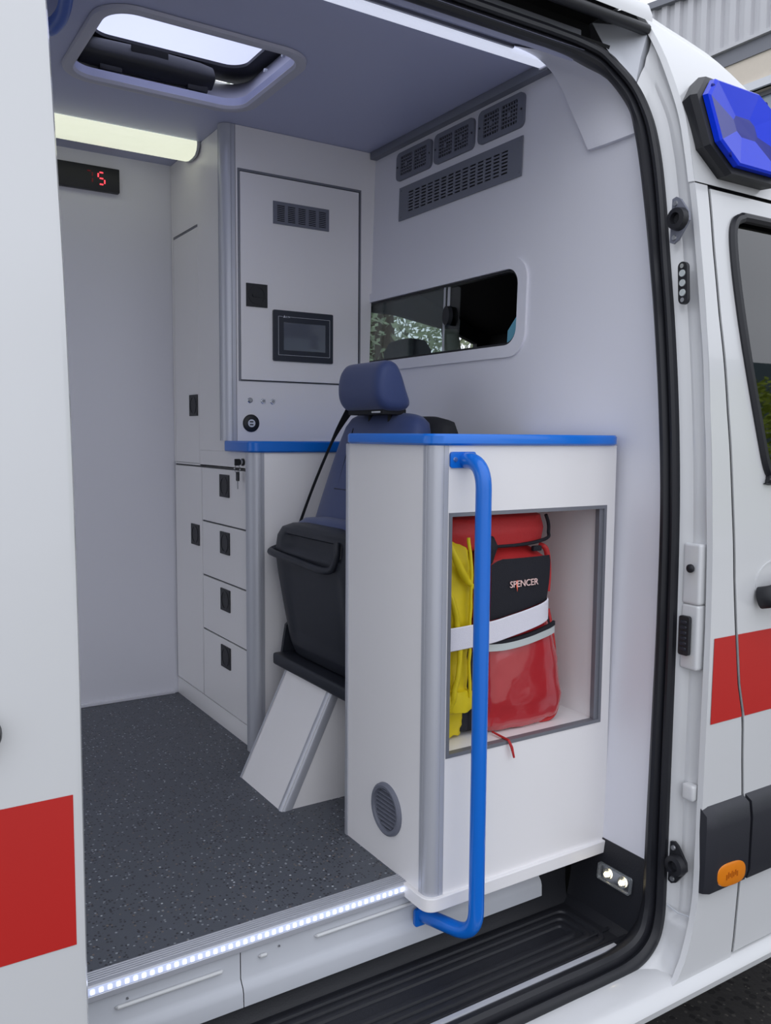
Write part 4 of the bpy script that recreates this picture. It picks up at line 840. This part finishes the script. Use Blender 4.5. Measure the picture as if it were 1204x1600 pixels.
for y in (1.94, 2.04): MB().cyl((1.245, y, .985), (1.245, y, 1.03), .006, 12).build('headrest_post', 'belt', se)
MB().tube(cat([(1.255, 2.118, 1.06), (1.250, 2.135, 1.035), (1.235, 2.17, .99), (1.20, 2.205, .90), (1.17, 2.232, .78), (1.150, 2.244, .695)], 6), .003, 8, flat=.022).build('belt_webbing', 'belt', se) if False else None
bp_ = cat([(1.262, 2.11, 1.085), (1.250, 2.155, 1.03), (1.228, 2.205, .955), (1.200, 2.232, .87), (1.171, 2.254, .78), (1.143, 2.270, .69)], 6)
rows = []
for i, p in enumerate(bp_):
    t = i / (len(bp_) - 1); wv = lerp(.024, .0045, min(1, t * 2.2)); wx = wv * .8
    rows.append([p + Vector((-wx, -.002, wv * .3)), p + Vector((wx, -.002, -wv * .3)), p + Vector((wx, .0015, -wv * .3)), p + Vector((-wx, .0015, wv * .3))])
MB().grid(rows, close=True, capends=True).build('seat_belt', 'belt', se, 50)
MB().box(1.25, 1.49, 1.90, 2.10, .35, .60, .02).build('wall_mount', 'shell', se)

# ------------------------------------------------------------------ surroundings
bd = thing('workshop_building', 'pale corrugated metal building behind the van at top right', 'building', (9.3, 7, -.62))
cl = MB(); rows = []; yv = 4.0
while yv < 8.0:
    for dy, dx in ((0, 0), (.02, -.04), (.10, -.04), (.12, 0)):
        y = yv + dy; zt = 6.33 + (y - 7.52) * .12; rows.append([(9 + dx, y, 5.53), (9 + dx, y, zt)])
    yv += .2
cl.grid(rows).build('cladding', 'clad', bd, 20)
MB().add([(x, y, z) for x, o in ((8.9, 0), (9.05, 0)) for y, z in ((4.0, 5.90), (8.25, 6.42), (8.25, 6.50), (4.0, 5.98))], [(0, 1, 2, 3), (4, 5, 6, 7), (0, 1, 5, 4), (1, 2, 6, 5), (2, 3, 7, 6), (3, 0, 4, 7)]).build('roof_edge', 'fascia', bd)
MB().box(8.95, 9.3, 4.0, 8.0, 5.49, 5.53).build('drip_edge', 'clad', bd)
MB().box(9.0, 9.4, 4.0, 8.0, 5.32, 5.49).build('fascia', 'fascia', bd)
MB().plate(rect(3.8, 8.0, -.62, 5.32), [rect(5.0, 6.9, 3.2, 4.93)], lambda u, v, w: (9.02 + w, u, v), .3).build('wall', 'render', bd)
MB().box(8.98, 9.06, 4.9, 7.0, 4.93, 5.02).build('window_head', 'printwhite', bd)
MB().plate(rect(5.0, 6.9, 3.2, 4.93), [rect(5.05, 5.9, 3.25, 4.88), rect(5.96, 6.85, 3.25, 4.88)], lambda u, v, w: (9.12 + w, u, v), .05).build('window_frame', 'fascia', bd)
for a, b in ((5.05, 5.9), (5.96, 6.85)): MB().box(9.15, 9.16, a, b, 3.25, 4.88).build('pane', 'wglass', bd)
def tree(name, lab, loc, h, r, m, seed):
    rnd = random.Random(seed); t = thing(name, lab, 'tree', loc, None); g = MB(); lx, ly, lz = loc
    tr = MB().tube([(lx, ly, lz), (lx + .05, ly, lz + h * .4), (lx, ly + .05, lz + h * .8)], [r * .07, r * .05, r * .02], 8).build('trunk', 'bark', t)
    for k in range(12000):
        a = rnd.random() * 2 * math.pi; c = rnd.uniform(-1, 1); q = r * rnd.uniform(.1, 1) ** .4; s = math.sqrt(1 - c * c)
        p = Vector((lx + q * s * math.cos(a), ly + q * s * math.sin(a), lz + h * .6 + q * c * h * .45 / r)); d = Vector((rnd.uniform(-1, 1), rnd.uniform(-1, 1), rnd.uniform(-1, 1))).normalized(); e = d.orthogonal().normalized(); z = r * rnd.uniform(.014, .026)
        g.add([p - d * z, p + e * z * .5, p + d * z, p - e * z * .5], [(0, 1, 2, 3)])
    o = g.build('foliage', m, t); o['kind'] = 'stuff'
tree('tree', 'nearer green tree seen through the left pane of the bulkhead window', (5.4, 8.6, -.62), 6.0, 2.6, 'leafdark', 1)
tree('tree', 'taller green tree behind the one seen through the bulkhead window', (10.2, 16.5, -.62), 9.5, 4.0, 'leafdark', 5)
tree('bush', 'yellow green bush mirrored in the lower front door window', (10.9, -5.2, -.62), 3.6, 3.2, 'leaf', 2)
nb = thing('neighbour_building', 'grey building mirrored in the upper front door window', 'building', (27, -14, -.62))
MB().plate(rect(14, 42, -.62, 7.6), [rect(15 + k * 4.2, 18.2 + k * 4.2, 1.2, 3.0) for k in range(6)], lambda u, v, w: (u, -14 - w, v), .3).build('wall', mat('teal_grey_wall', (86, 104, 110), .8, var=.04), nb)
MB().box(14, 42, -14.1, -13.95, 3.5, 4.1).build('band', 'clad', nb)
for k in range(6): MB().box(15 + k * 4.2, 18.2 + k * 4.2, -14.28, -14.2, 1.2, 3.0).build('pane', 'wglass', nb)
bounce_ground = MB().box(-30, 40, -30, -1.2, -.62, -.612); struct(bounce_ground, 'bounce_apron', mat('bounce_concrete', (176, 174, 170), .85, bump=.3, bscale=20, var=.05))  # unseen pale ground added behind the camera to bounce light into the cabin
